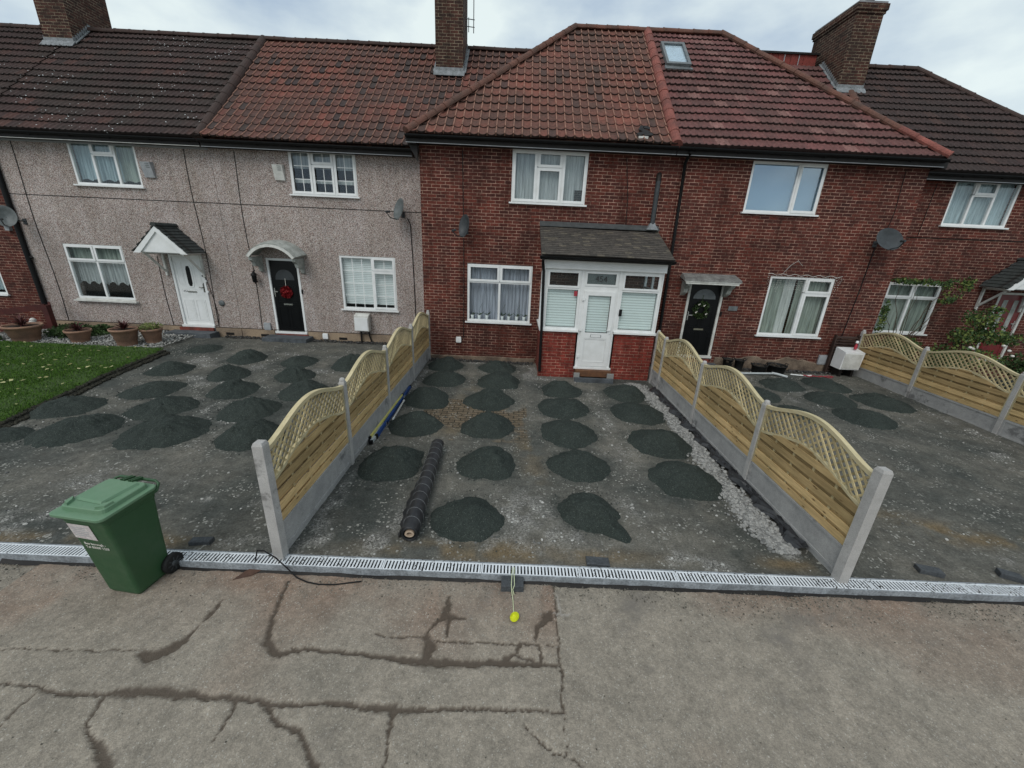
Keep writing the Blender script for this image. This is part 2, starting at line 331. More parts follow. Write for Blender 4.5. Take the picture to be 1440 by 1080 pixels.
# ------------------------------------------------------------------ mesh builder
class MB:
    def __init__(s): s.v = []; s.f = []; s.u = []; s.sm = []
    def add(s, vs, fs, uvs=None, smooth=False):
        o = len(s.v); s.v.extend([tuple(map(float, p)) for p in vs])
        for i, f in enumerate(fs):
            s.f.append(tuple(o+k for k in f)); s.u.append(uvs[i] if uvs else None); s.sm.append(smooth)
        return s
    def box(s, x0, x1, y0, y1, z0, z1):
        if x0 > x1: x0, x1 = x1, x0
        if y0 > y1: y0, y1 = y1, y0
        if z0 > z1: z0, z1 = z1, z0
        return s.add([(x, y, z) for z in (z0, z1) for y in (y0, y1) for x in (x0, x1)],
                     [(0, 2, 3, 1), (4, 5, 7, 6), (0, 1, 5, 4), (2, 6, 7, 3), (0, 4, 6, 2), (1, 3, 7, 5)])
    def hexa(s, lo, hi):  # two quads of 4 pts
        return s.add(list(lo)+list(hi), [(3, 2, 1, 0), (4, 5, 6, 7), (0, 1, 5, 4), (1, 2, 6, 5), (2, 3, 7, 6), (3, 0, 4, 7)])
    def bar(s, a, b, w, h, up=(0, 0, 1)):
        a = Vector(a); b = Vector(b); d = (b-a).normalized(); u = Vector(up)
        r = d.cross(u)
        if r.length < 1e-4: r = d.cross(Vector((1, 0, 0)))
        r.normalize(); u = r.cross(d)
        c = [(-1, -1), (1, -1), (1, 1), (-1, 1)]
        return s.hexa([a+r*(i*w/2)+u*(j*h/2) for i, j in c], [b+r*(i*w/2)+u*(j*h/2) for i, j in c])
    def loft(s, rings, cap=True, smooth=False):
        n = len(rings[0]); vs = [p for r in rings for p in r]; fs = []
        for k in range(len(rings)-1):
            for i in range(n):
                j = (i+1) % n; fs.append((k*n+i, k*n+j, (k+1)*n+j, (k+1)*n+i))
        s.add(vs, fs, None, smooth)
        if cap:
            s.add(rings[0][::-1], [tuple(range(n))]); s.add(rings[-1], [tuple(range(n))])
        return s
    def tube(s, pts, r, n=8, cap=True):
        pts = [Vector(p) for p in pts]; rings = []; pu = None
        for i, p in enumerate(pts):
            d = (pts[min(i+1, len(pts)-1)]-pts[max(i-1, 0)]).normalized()
            u = Vector((0, 0, 1)) if abs(d.z) < .9 else Vector((1, 0, 0))
            if pu is not None: u = pu
            a = d.cross(u).normalized(); u = a.cross(d).normalized(); pu = u
            rr = r[i] if isinstance(r, (list, tuple)) else r
            rings.append([tuple(p+a*math.cos(2*PI*k/n)*rr+u*math.sin(2*PI*k/n)*rr) for k in range(n)])
        return s.loft(rings, cap, True)
    def lathe(s, c, prof, n=20, cap=True):
        return s.loft([[(c[0]+r*math.cos(2*PI*k/n), c[1]+r*math.sin(2*PI*k/n), c[2]+z) for k in range(n)] for r, z in prof], cap, True)
    def sphere(s, c, r, n=8, m=6, sq=(1, 1, 1)):
        return s.loft([[(c[0]+sq[0]*r*math.sin(PI*(j+.02)/(m+.04))*math.cos(2*PI*k/n), c[1]+sq[1]*r*math.sin(PI*(j+.02)/(m+.04))*math.sin(2*PI*k/n),
                         c[2]-sq[2]*r*math.cos(PI*(j+.02)/(m+.04))) for k in range(n)] for j in range(m+1)], True, True)
    def tri_prism(s, pts, y0, y1):  # xz polygon extruded in y
        n = len(pts); s.add([(x, y0, z) for x, z in pts]+[(x, y1, z) for x, z in pts],
              [tuple(range(n)), tuple(range(2*n-1, n-1, -1))]+[(i, n+i, n+(i+1) % n, (i+1) % n) for i in range(n)]); return s
    def xf(s, M):
        s.v = [tuple(M @ Vector(p)) for p in s.v]; return s
    def obj(s, name, mat, parent=None, local=False, **props):
        me = bpy.data.meshes.new(name)
        o0 = Vector((0, 0, 0))
        if parent is not None and not local: o0 = origin(parent)
        me.from_pydata([tuple(Vector(p)-o0) for p in s.v], [], s.f)
        uvl = me.uv_layers.new(name='UVMap')
        data = []
        for f, u in zip(s.f, s.u):
            if u is not None: data += [c for q in u for c in q]; continue
            P = [s.v[k] for k in f]; nx = ny = nz = 0
            for i in range(len(P)):
                a = P[i]; b = P[(i+1) % len(P)]
                nx += (a[1]-b[1])*(a[2]+b[2]); ny += (a[2]-b[2])*(a[0]+b[0]); nz += (a[0]-b[0])*(a[1]+b[1])
            m = max(abs(nx), abs(ny), abs(nz))
            for q in P:
                data += ([q[0], q[1]] if m == abs(nz) else ([q[1], q[2]] if m == abs(nx) else [q[0], q[2]]))
        uvl.data.foreach_set('uv', data)
        me.polygons.foreach_set('use_smooth', s.sm)
        me.update()
        return finish(me, name, mat, parent, **props)
def origin(o):
    v = Vector(o.location)
    while o.parent is not None: o = o.parent; v = v+Vector(o.location)
    return v
def finish(me, name, mat, parent=None, **props):
    if mat: me.materials.append(MATS[mat])
    o = bpy.data.objects.new(name, me); COL.objects.link(o)
    if parent is not None: o.parent = parent
    for k, v in props.items(): o[k] = v
    return o
def thing(name, label, cat, loc=(0, 0, 0), rz=0, group=None):
    o = bpy.data.objects.new(name, None); COL.objects.link(o); o.location = loc; o.rotation_euler = (0, 0, rz)
    o.empty_display_size = .1; o['label'] = label; o['category'] = cat
    if group: o['group'] = group
    return o
def tag(o, label, cat, group=None):
    o['label'] = label; o['category'] = cat
    if group: o['group'] = group
    return o
def np_mesh(name, V, F, mat, parent=None, mask=None, uv=None, smooth=False, **props):
    V = np.asarray(V, np.float32); F = np.asarray(F, np.int32); k = F.shape[1]
    me = bpy.data.meshes.new(name); me.vertices.add(len(V)); me.vertices.foreach_set('co', V.ravel())
    me.loops.add(F.size); me.loops.foreach_set('vertex_index', F.ravel()); me.polygons.add(len(F))
    me.polygons.foreach_set('loop_start', np.arange(0, F.size, k, dtype=np.int32))
    me.polygons.foreach_set('use_smooth', np.full(len(F), smooth))
    if mask is not None:
        a = me.color_attributes.new('mask', 'FLOAT_COLOR', 'POINT')
        a.data.foreach_set('color', (mask if mask.shape[1] == 4 else np.concatenate([mask, np.ones((len(mask), 1))], 1)).astype(np.float32).ravel())
    if uv is not None:
        u = me.uv_layers.new(name='UVMap'); u.data.foreach_set('uv', np.asarray(uv, np.float32)[F.ravel()].ravel())
    me.update(calc_edges=True); me.validate()
    return finish(me, name, mat, parent, **props)
def grid_faces(nx, ny):
    i, j = np.meshgrid(np.arange(nx-1), np.arange(ny-1)); a = (j*nx+i).ravel()
    return np.stack([a, a+1, a+nx+1, a+nx], 1)
def scatter(name, P, S, mat, verts, faces, parent=None, jitter=.25, flat=(1, 1, 1), tilt=1.0, **props):
    """many small pieces (stones, blades, leaves) joined into one uncountable mass"""
    n = len(P); nv = len(verts)
    V = np.repeat(verts[None], n, 0)*(1+jitter*(rng.random((n, nv, 3))-.5)*2)*np.array(flat)
    a = rng.random(n)*2*PI; b = (rng.random(n)-.5)*tilt; c = (rng.random(n)-.5)*tilt
    def rot(V, ang, i, j):
        ca = np.cos(ang)[:, None]; sa = np.sin(ang)[:, None]; W = V.copy()
        W[:, :, i] = V[:, :, i]*ca-V[:, :, j]*sa; W[:, :, j] = V[:, :, i]*sa+V[:, :, j]*ca; return W
    V = rot(rot(rot(V, b, 1, 2), c, 0, 2), a, 0, 1)*np.asarray(S)[:, None, None]+np.asarray(P)[:, None, :]
    F = (faces[None]+(np.arange(n)*nv)[:, None, None]).reshape(-1, faces.shape[1])
    return np_mesh(name, V.reshape(-1, 3), F, mat, parent, **props)
_t = (1+5**.5)/2
ICO = np.array([(-1, _t, 0), (1, _t, 0), (-1, -_t, 0), (1, -_t, 0), (0, -1, _t), (0, 1, _t), (0, -1, -_t), (0, 1, -_t), (_t, 0, -1), (_t, 0, 1), (-_t, 0, -1), (-_t, 0, 1)])/1.9
ICOF = np.array([(0, 11, 5), (0, 5, 1), (0, 1, 7), (0, 7, 10), (0, 10, 11), (1, 5, 9), (5, 11, 4), (11, 10, 2), (10, 7, 6), (7, 1, 8), (3, 9, 4), (3, 4, 2), (3, 2, 6), (3, 6, 8), (3, 8, 9), (4, 9, 5), (2, 4, 11), (6, 2, 10), (8, 6, 7), (9, 8, 1)])
LEAF = np.array([(0, 0, 0), (.5, .28, .08), (0, 1, 0), (-.5, .28, .08)], float); LEAFF = np.array([(0, 1, 2), (0, 2, 3)])

# ------------------------------------------------------------------ camera, sky, light
cd = bpy.data.cameras.new('camera'); cam = bpy.data.objects.new('camera', cd); COL.objects.link(cam)
cd.sensor_width = 36; cd.lens = 558.448/1440*36; cd.clip_end = 500; cd.clip_start = .05
def cam_matrix(pitch, yaw, roll, loc):
    cp, sp, cy, sy = math.cos(pitch), math.sin(pitch), math.cos(yaw), math.sin(yaw)
    f = Vector((sy*cp, cy*cp, -sp)); r = Vector((cy, -sy, 0)); u = r.cross(f)
    r2 = math.cos(roll)*r+math.sin(roll)*u; u2 = -math.sin(roll)*r+math.cos(roll)*u
    m = Matrix((r2, u2, -f)).transposed().to_4x4(); m.translation = loc; return m
cam.matrix_world = cam_matrix(.343393838, .00527771947, .0460503175, Vector((0, -3.1366, 3.1682)))
scn.camera = cam
scn.view_settings.view_transform = 'Standard'; scn.view_settings.look = 'None'; scn.view_settings.gamma = 1; scn.view_settings.exposure = .32
SUN_EL, SUN_AZ = rad(48), rad(205)    # azimuth from +Y clockwise: behind the viewer
w = bpy.data.worlds.new('World'); scn.world = w; w.use_nodes = True; nt = w.node_tree; nt.nodes.clear()
wo = nt.nodes.new('ShaderNodeOutputWorld'); bg = nt.nodes.new('ShaderNodeBackground'); bg.inputs[1].default_value = .1
sky = nt.nodes.new('ShaderNodeTexSky'); sky.sky_type = 'NISHITA'; sky.sun_disc = False; sky.sun_elevation = SUN_EL; sky.sun_rotation = SUN_AZ
tc = nt.nodes.new('ShaderNodeTexCoord'); mp = nt.nodes.new('ShaderNodeMapping'); mp.inputs['Scale'].default_value = (1, 1, 2.2)
nz = nt.nodes.new('ShaderNodeTexNoise'); nz.inputs['Scale'].default_value = 3.4; nz.inputs['Detail'].default_value = 6; nz.inputs['Roughness'].default_value = .5
cr = nt.nodes.new('ShaderNodeValToRGB'); e = cr.color_ramp.elements; e[0].position = .38; e[1].position = .63
e[0].color = (3.7, 4.6, 5.6, 1); e[1].color = (6.9, 7.7, 7.6, 1)
mx = nt.nodes.new('ShaderNodeMix'); mx.data_type = 'RGBA'; mx.inputs[0].default_value = .9
L = nt.links.new
L(tc.outputs['Generated'], mp.inputs[0]); L(mp.outputs[0], nz.inputs['Vector']); L(nz.outputs['Fac'], cr.inputs[0])
L(sky.outputs[0], mx.inputs[6]); L(cr.outputs[0], mx.inputs[7]); L(mx.outputs[2], bg.inputs[0]); L(bg.outputs[0], wo.inputs[0])
sl = bpy.data.lights.new('sun', 'SUN'); sl.energy = 1.1; sl.angle = rad(35); sl.color = (1, .97, .92)
so = bpy.data.objects.new('sun', sl); COL.objects.link(so)
sd = Vector((math.sin(SUN_AZ)*math.cos(SUN_EL), math.cos(SUN_AZ)*math.cos(SUN_EL), math.sin(SUN_EL)))
so.rotation_euler = sd.to_track_quat('Z', 'Y').to_euler()

# ------------------------------------------------------------------ ground
XL, XR, XF = -2.278, 3.505, 9.5
YB, YP = 7.68, 8.60           # front planes of the projecting brick pair and of the recessed houses
PZ = -.06                      # pavement level
def gz(x, y):
    x = np.asarray(x, float); y = np.asarray(y, float); yy = np.maximum(y, 0)
    return np.where(x < XL, .017*yy, np.where(x > XR, .015*yy, 0))
MB().add([(-60, -40, -.13), (60, -40, -.13), (60, 60, -.13), (-60, 60, -.13)], [(0, 1, 2, 3)]).obj('ground', 'dark_grit', kind='structure')

def seg_dist(X, Y, pts, w0=.01):
    """signed closeness to a polyline whose points may carry their own half width"""
    best = np.full(X.shape, 9.0)
    for a, b in zip(pts[:-1], pts[1:]):
        ax, ay = a[:2]; bx, by = b[:2]; wa = a[2] if len(a) > 2 else w0; wb = b[2] if len(b) > 2 else w0
        dx, dy = bx-ax, by-ay; t = np.clip(((X-ax)*dx+(Y-ay)*dy)/(dx*dx+dy*dy+1e-9), 0, 1)
        d = np.hypot(X-ax-t*dx, Y-ay-t*dy)/(wa+(wb-wa)*t); best = np.minimum(best, d)
    return best
CR = [  # cracks and mossy joints (x, y, half width)
 ([(-3.65, -1.165, .006), (-3.37, -1.17, .008), (-3.18, -1.2, .012), (-2.87, -1.205, .014), (-2.75, -1.18, .03), (-2.35, -1.175, .035), (-2.2, -1.18, .016), (-1.97, -1.19, .02), (-1.75, -1.2, .012), (-1.67, -1.23, .022),
   (-1.44, -1.21, .012), (-1.13, -1.21, .018), (-.76, -1.22, .025), (-.5, -1.22, .014), (.02, -1.21, .010), (.5, -1.2, .009)]),
 ([(-3.35, -1.18, .005), (-3.34, -1.7, .005)]),
 ([(-2.86, -1.21, .012), (-2.8, -1.39, .006), (-2.68, -1.46, .012), (-2.56, -1.53, .03), (-2.45, -1.62, .045), (-2.4, -1.8, .04)]),
 ([(-1.89, -1.21, .014), (-1.88, -1.32, .009), (-1.9, -1.48, .003)]),
 ([(-1.67, -1.23, .018), (-1.47, -1.35, .013), (-1.4, -1.36, .02), (-1.33, -1.41, .015), (-1.22, -1.51, .016), (-1.13, -1.58, .02), (-1.05, -1.8, .02)]),
 ([(-.74, -1.22, .03), (-.73, -1.30, .018), (-.73, -1.40, .009), (-.70, -1.56, .006), (-.68, -1.8, .006)]),
 ([(-2.09, -.15, .012), (-2.01, -.55, .018), (-1.92, -.77, .03), (-1.8, -.86, .028), (-1.58, -.81, .016), (-1.17, -.83, .022), (-.81, -.86, .022), (-.57, -.88, .038), (-.23, -.87, .03), (.17, -.86, .026), (.49, -.855, .014)]),
 ([(-1.70, -.80, .006), (-1.62, -.83, .02)]),
 ([(-.49, -.23, .01), (-.49, -.36, .03), (-.5, -.44, .05), (-.56, -.52, .016), (-.62, -.62, .008), (-.63, -.66, .012)]), ([(-.47, -.44, .03), (-.3, -.47, .008)]), ([(-.46, -.46, .02), (-.44, -.66, .008)]),
 ([(-1.06, -.64, .004), (-.95, -.67, .006), (-.74, -.67, .007), (-.46, -.70, .008), (-.01, -.69, .007), (.48, -.69, .007)]),
 ([(-.62, -.67, .03), (-.56, -.75, .05), (-.6, -.86, .03)]), ([(.18, -.69, .02), (.16, -.78, .01), (.05, -.84, .02)]), ([(.34, -.69, .009), (.37, -.76, .012), (.36, -.83, .012)]),
 ([(.47, -.38, .03), (.44, -.42, .05), (.35, -.52, .018), (.31, -.65, .008)]), ([(.14, -.78, .014), (.3, -.82, .016)]),
 ([(.53, -.03, .004), (.52, -.43, .006), (.51, -.85, .008), (.50, -1.19, .006)]), ([(.50, -1.2, .003), (.50, -1.45, .003)]),
 ([(.2, -1.3, .003), (.34, -1.4, .006), (.41, -1.45, .004), (.53, -1.48, .004), (.62, -1.55, .003)]),
 ([(-3.97, -.91, .004), (-3.48, -.895, .005), (-2.9, -.875, .005)]),
 ([(-2.85, -.90, .035), (-2.75, -.92, .055), (-2.66, -.87, .045), (-2.60, -.77, .028), (-2.58, -.68, .004), (-2.57, -.60, .006), (-2.57, -.52, .028), (-2.55, -.40, .006)]),
]
nx, ny = 820, 190
gx = np.linspace(-4.6, 5.9, nx); gy = np.linspace(-2.35, .03, ny); X, Y = np.meshgrid(gx, gy)
wx = X+.045*(fbm(X*9, Y*9, 3)-.5)+.030*(fbm(X*45, Y*45, 5)-.5); wy = Y+.045*(fbm(X*9, Y*9, 8)-.5)+.034*(fbm(X*45, Y*45, 9)-.5)
crk = np.zeros_like(X)
for pts in CR:
    dd = seg_dist(wx, wy, pts); crk = np.maximum(crk, np.maximum(1-sstep(.7, 1.2, dd), .4*(1-sstep(1.0, 2.0, dd))*(fbm(X*30, Y*30, 77) > .5)))
sl_ = X < .52
brn = np.clip(sstep(.5, -.9, Y*-1+0*X)*0, 0, 1)
brn = sstep(-.98, -.25, Y)*sl_*(.25+.75*sstep(.35, .65, fbm(X*1.6, Y*1.6, 21)))+.35*sstep(.5, .7, fbm(X*1.1, Y*1.1, 23))*(Y > -1.2)*sl_+.55*sstep(.55, .75, fbm(X*.9+4, Y*.9, 29))*(X > .52)*sstep(-.7, -.2, Y)
brn = np.maximum(brn, np.exp(-((X+2.25)/.22)**2-((Y+.02)/.14)**2)*1.3)
brn = np.maximum(brn, np.exp(-((X-2.75)/.3)**2-((Y+.05)/.1)**2)); brn = np.clip(brn, 0, 1)
lt = np.maximum(1-sstep(.5, 1.4, seg_dist(wx, wy, [(.545, -.12, .008), (.55, -.36, .010)])), 1-sstep(.5, 1.3, seg_dist(wx, wy, [(.50, -.38, .012), (.66, -.38, .010)])))*.7
damp = .8*sstep(.62, .8, fbm(X*1.3, Y*3, 41))*(X < .5)
edge = np.maximum(np.exp(-((Y-.0)/.05)**2)*sstep(.45, .6, fbm(X*3, Y, 51)), .9*np.exp(-((X-4.24)/.16)**2-((Y+.02)/.06)**2)); edge = np.maximum(edge, .9*np.exp(-((X-2.9)/.10)**2-((Y+.05)/.05)**2))
brn = np.clip(brn+.45*sstep(.5, .75, fbm(X*.7+9, Y*.7, 57)), 0, 1)
crk = np.clip(crk+.35*damp*0+.8*edge, 0, 1)
Z = PZ+.010*(fbm(X*3, Y*3, 31)-.5)+.004*(fbm(X*30, Y*30, 33)-.5)-.016*crk+np.where(sl_, .004, 0)*(Y > -1.2)
np_mesh('pavement', np.stack([X, Y, Z], -1).reshape(-1, 3), grid_faces(nx, ny), 'pavement', None,
        np.stack([crk, brn, lt], -1).reshape(-1, 3), np.stack([X, Y], -1).reshape(-1, 2), True, kind='structure')
MB().box(-40, 40, -30, .02, -.125, PZ-.02).obj('pavement', 'pavement', kind='structure')

GRAV = [(-2.1, .95, .10, .8, .9), (-1.95, .32, .3, .13, .8), (-1.45, .36, .3, .14, .9), (-1.2, .75, .16, .28, .6), (.22, 1.02, .26, .36, 1), (.0, 1.4, .2, .2, .6), (.42, .75, .25, .25, .9), (.98, .58, .3, .10, .9), (1.66, 1.18, .2, .16, .9),
 (1.9, .32, .16, .10, .9), (2.2, .26, .2, .10, .9), (-.15, .36, .2, .08, .6), (.1, .45, .5, .2, .45), (-.65, .45, .12, .08, .8), (.5, 6.6, .2, .6, .8), (-1.0, 7.35, .5, .15, .8), (-2.15, 5.6, .07, 1.6, .7), (1.0, 6.15, .5, .12, .8), (1.8, 5.0, .2, .5, .5), (1.85, 3.9, .15, .5, .5), (1.9, 2.6, .2, .6, .35), (3.0, 6.0, .3, .12, .5),
 (-7.5, 2.5, .45, .12, .9), (-6.55, 2.98, .3, .10, .9), (-5.6, 3.0, .25, .12, .8), (-5.45, 3.5, .15, .3, .8), (-6.3, 3.85, .45, .12, .9), (-5.3, 3.0, .3, .1, .6), (-4.7, 3.0, .3, .12, .7), (-6.5, 4.6, .35, .15, .9), (-6.9, 4.9, .3, .15, .8), (-6.0, 4.8, .2, .3, .9), (-5.3, .42, .5, .22, .9), (-5.1, .9, .25, .3, .8), (-5.4, 1.2, .3, .3, .6), (-2.75, .28, .3, .10, .8), (-3.7, .98, .12, .06, .8), (-4.2, 1.3, .2, .1, .3),
 (-4.55, 5.75, .3, .12, .9), (-6.9, 6.9, .35, .2, .9), (-7.5, 6.2, .25, .5, .8), (-7.4, 5.8, .4, .15, .8), (-6.0, 5.8, .2, .25, .7), (-5.9, 6.9, .5, .15, .6), (-4.4, 6.9, .3, .1, .7), (-3.3, 7.3, .5, .2, .6), (-3.0, .9, .2, .05, .4),
 (6.95, 5.75, .3, .10, .7), (8.55, 3.05, .22, .22, .8), (9.1, 4.2, .10, 1.0, .6), (7.9, 5.75, .4, .08, .5), (6.4, 5.2, .08, .2, .6), (5.74, .5, .1, .05, .7), (8.2, 4.2, .2, .1, .3)]
BRN = [(-.2, .3, 1.1, .16, .8), (.4, 1.9, .2, .5, .35), (.35, 2.6, .2, .6, .45), (-.9, 3.2, .5, .25, .5), (6.0, .82, .75, .12, 1), (5.35, 1.0, .4, .14, .8), (5.0, 1.25, .3, .1, .5), (-5.0, .2, .7, .1, .8), (-3.6, .25, .5, .12, .6), (3.1, .3, .3, .1, .7), (1.0, .3, .8, .12, .5), (-.9, 5.0, .3, .8, .3)]
def patches(X, Y, P):
    v = np.zeros_like(X)
    for x, y, rx, ry, s in P: v = np.maximum(v, s*np.exp(-((X-x)/rx)**2-((Y-y)/ry)**2))
    return v
RUB = [(3.02, 6.1, .14), (3.2, 5.2, .12), (3.22, 4.0, .09), (3.22, 2.9, .12), (3.12, 1.9, .17), (3.15, 1.1, .16), (3.22, .45, .10)]
TRN = [(3.36, 6.0, .06), (3.42, 4.0, .07), (3.40, 2.6, .09), (3.38, 1.5, .08), (3.41, .5, .07)]
def gravel_mask(X, Y):
    n = fbm(X*5, Y*5, 61)
    v = patches(X+.12*(fbm(X*3, Y*3, 1)-.5), Y+.12*(fbm(X*3, Y*3, 2)-.5), GRAV)
    v = np.clip(v*1.5*sstep(.3, .6, n), 0, 1)
    r = 1-sstep(.6, 1.3, seg_dist(X+.1*(fbm(X*6, Y*6, 4)-.5), Y, RUB))
    return np.clip(np.maximum(v, r), 0, 1)
MO = [('C', 1, [(-.44, .82, .45, .24), (1.03, 1.05, .40, .25)]), ('C', 2, [(-1.70, 1.98, .49, .29), (-.31, 2.09, .47, .27), (1.11, 2.17, .50, .22), (2.62, 1.90, .52, .25)]),
 ('C', 3, [(-1.65, 3.33, .48, .28), (-.34, 3.34, .50, .30), (1.08, 3.23, .56, .23), (2.62, 3.05, .58, .22)]), ('C', 4, [(-1.71, 4.55, .50, .28), (-.40, 4.62, .53, .30), (1.12, 4.37, .56, .24), (2.63, 4.27, .56, .22)]),
 ('C', 5, [(-1.55, 5.8, .52, .24), (-.29, 5.82, .54, .28), (1.17, 5.42, .48, .25), (2.65, 5.33, .52, .25)]), ('C', 6, [(-1.70, 6.9, .50, .27), (-.32, 6.92, .52, .25)]),
 ('L', 1, [(-7.72, 2.22, .40, .11), (-6.88, 2.53, .62, .20), (-5.48, 2.60, .66, .22), (-4.12, 2.60, .52, .26)]), ('L', 2, [(-7.85, 3.28, .58, .17), (-6.25, 3.45, .58, .19), (-4.76, 3.52, .56, .22)]),
 ('L', 3, [(-7.11, 4.23, .58, .16), (-5.58, 4.35, .50, .22), (-4.22, 4.51, .54, .21)]), ('L', 4, [(-7.71, 5.39, .50, .21), (-6.28, 5.25, .48, .23), (-4.86, 5.34, .48, .23)]), ('L', 5, [(-6.65, 6.41, .50, .23), (-5.29, 6.38, .52, .12), (-3.95, 6.29, .52, .30), (-8.2, 7.1, .45, .08)]),
 ('R', 1, [(7.34, 4.40, .60, .17)]), ('R', 2, [(5.97, 4.55, .40, .12), (7.28, 5.32, .56, .17), (8.50, 5.36, .58, .17)]), ('R', 3, [(5.7, 5.5, .50, .16), (6.74, 6.25, .52, .18), (7.97, 6.38, .54, .17)])]
nx, ny = 860, 300
gx = np.linspace(-14.5, 11.3, nx); gy = np.linspace(.125, 8.75, ny); X, Y = np.meshgrid(gx, gy)
tr = 1-sstep(.6, 1.2, seg_dist(X, Y, TRN))
gm = gravel_mask(X, Y); bm = np.clip(patches(X, Y, BRN)*1.4*sstep(.3, .6, fbm(X*4, Y*4, 71)), 0, 1)
pv = ((np.abs(X+.66) < 1.0) & (np.abs(Y-3.72) < .92)).astype(float)*sstep(.44, .54, fbm(X*1.6+2, Y*1.6, 81)+.14*np.exp(-((X+.66)/.9)**2-((Y-3.75)/.75)**2))
Z = gz(X, Y)+.022*(fbm(X*2.2, Y*2.2, 91)-.5)+.014*(fbm(X*14, Y*14, 93)-.5)-.05*tr+.025*gm*(fbm(X*25, Y*25, 95))-.01*pv
Z += .012*(1-sstep(0, .25, np.abs(fbm(X*.8, Y*3.5, 97)-.5)*4))*((X < XL) & (Y < 2.2))
wd = np.where(X < XL, YP, np.where(X > 9.86, YP, YB)); Z -= .05*sstep(.3, .05, np.abs(wd-Y-.1))
dk = np.where((X < XL) | (X > XR), .30, 0)*sstep(.3, .55, fbm(X*1.3, Y*1.3, 101))   # grit already trodden into the ground
for _, _, it in MO:
    for cx, cy, rr_, hh_ in it:
        d_ = np.hypot(X-cx+.22*(fbm(X*3, Y*3, 103)-.5), Y-cy+.22*(fbm(X*3, Y*3, 105)-.5))/rr_
        dk = np.maximum(dk, (1-sstep(.85, 1.45, d_))*(.2+.5*sstep(.3, .6, fbm(X*9, Y*9, 107))))
for pts in ([(3.0, 1.6, .35), (3.0, .8, .3), (2.7, .5, .2)], [(-1.9, 1.2, .25), (-1.75, .7, .3)], [(-1.5, 1.3, .2), (-1.2, 1.9, .2)]): dk = np.maximum(dk, .6*(1-sstep(.5, 1.3, seg_dist(X, Y, pts)))*sstep(.3, .5, fbm(X*5, Y*5, 109)))
np_mesh('garden_ground', np.stack([X, Y, Z], -1).reshape(-1, 3), grid_faces(nx, ny), 'crushed_ground', None,
        np.stack([gm, bm, pv, dk], -1).reshape(-1, 4), np.stack([X, Y], -1).reshape(-1, 2), True, kind='structure')
# loose white gravel lying on it
n = 170000; P = np.stack([rng.uniform(-8, 9.4, n), rng.uniform(.15, 7.6, n)], -1)
gmv = gravel_mask(P[:, 0], P[:, 1]); keep = (rng.random(n) < gmv**1.8*.6) | (rng.random(n) < .006)
rub = seg_dist(P[:, 0], P[:, 1], RUB) < 1.3
mem = seg_dist(P[:, 0], P[:, 1], TRN) < 1.1
A = P[keep & ~rub & ~mem]; S = .006+.016*rng.random(len(A))**2.5
scatter('gravel', np.column_stack([A, gz(A[:, 0], A[:, 1])+.004]), S, 'stones', ICO, ICOF, flat=(1, 1, .7), label='scattered white limestone gravel over the dug up front gardens', category='gravel', kind='stuff')
n = 7000; q = rng.random(n)*(len(RUB)-1); i = q.astype(int); f = q-i; R_ = np.array(RUB)
B = R_[i, :2]*(1-f)[:, None]+R_[i+1, :2]*f[:, None]; B[:, 0] += rng.normal(0, .095, n)*(.6+.8*fbm(B[:, 1]*2, B[:, 1]*0, 6))
B = B[B[:, 0] < 3.36]
scatter('rubble', np.column_stack([B, np.full(len(B), .012)]), .010+.022*rng.random(len(B))**2, 'rubble', ICO, ICOF, flat=(1, 1, .7), label='pale concrete rubble haunching beside the right garden fence', category='rubble', kind='stuff')
# dark rubble against the walls
n = 3500; xs = rng.uniform(-8.6, 9.3, n); xs = xs[(xs < .6) | (xs > 3.6)]
ys = np.where((xs < -2.4), YP, YB)-.06-.22*rng.random(len(xs))**1.5
scatter('debris', np.column_stack([xs, ys, gz(xs, ys)-.01]), .008+.025*rng.random(len(xs))**3, 'dark_stones', ICO, ICOF, label='dark soil and rubble left along the foot of the house walls', category='debris', kind='stuff')

# lawn at the left, raised a little over the dug ground
LE = [(-7.75, .2), (-8.02, 2.45), (-8.18, 3.09), (-8.35, 3.9), (-8.56, 4.76), (-8.72, 5.79), (-8.84, 6.55)]
def lawn_edge(y): return np.interp(y, [p[1] for p in LE], [p[0] for p in LE])
nx, ny = 130, 110; V = []; yy = np.linspace(.2, 6.62, ny)
for y in yy:
    xr = float(lawn_edge(y))+.05*(float(fbm(y*4, 3, 5))-.5)
    for k in range(nx):
        t = k/(nx-1); x = -15+(xr+15)*t; d = (xr-x); h = .085*(1-math.exp(-d/.05)); V.append((x, y, .025*y-.02+h))
V = np.array(V); V[:, 2] += .03*(fbm(V[:, 0]*1.5, V[:, 1]*1.5, 11)-.5)
np_mesh('lawn', V, grid_faces(nx, ny), 'lawn_soil', None, None, V[:, :2], True, kind='structure')
n = 110000; P = np.stack([rng.uniform(-15, -7.7, n), rng.uniform(.3, 6.62, n)], -1)
P = P[(P[:, 0] < lawn_edge(P[:, 1])-.03) & (rng.random(len(P)) < .45+.55*sstep(.3, .6, fbm(P[:, 0]*2, P[:, 1]*2, 17)))]
BL = np.array([(-.12, 0, 0), (.12, 0, 0), (.06, .15, .6), (0, .45, 1.)]); BLF = np.array([(0, 1, 2, 3)])
scatter('grass', np.column_stack([P, .025*P[:, 1]+.055+0*P[:, 0]]), .03+.025*rng.random(len(P)), 'grass_blades', BL, BLF, jitter=.15, label='short green grass of the lawn at the far left', category='grass', kind='stuff')
n = 230; P = np.stack([rng.uniform(-14, -8, n), rng.uniform(2, 6.6, n)], -1); P = P[P[:, 0] < lawn_edge(P[:, 1])-.08]
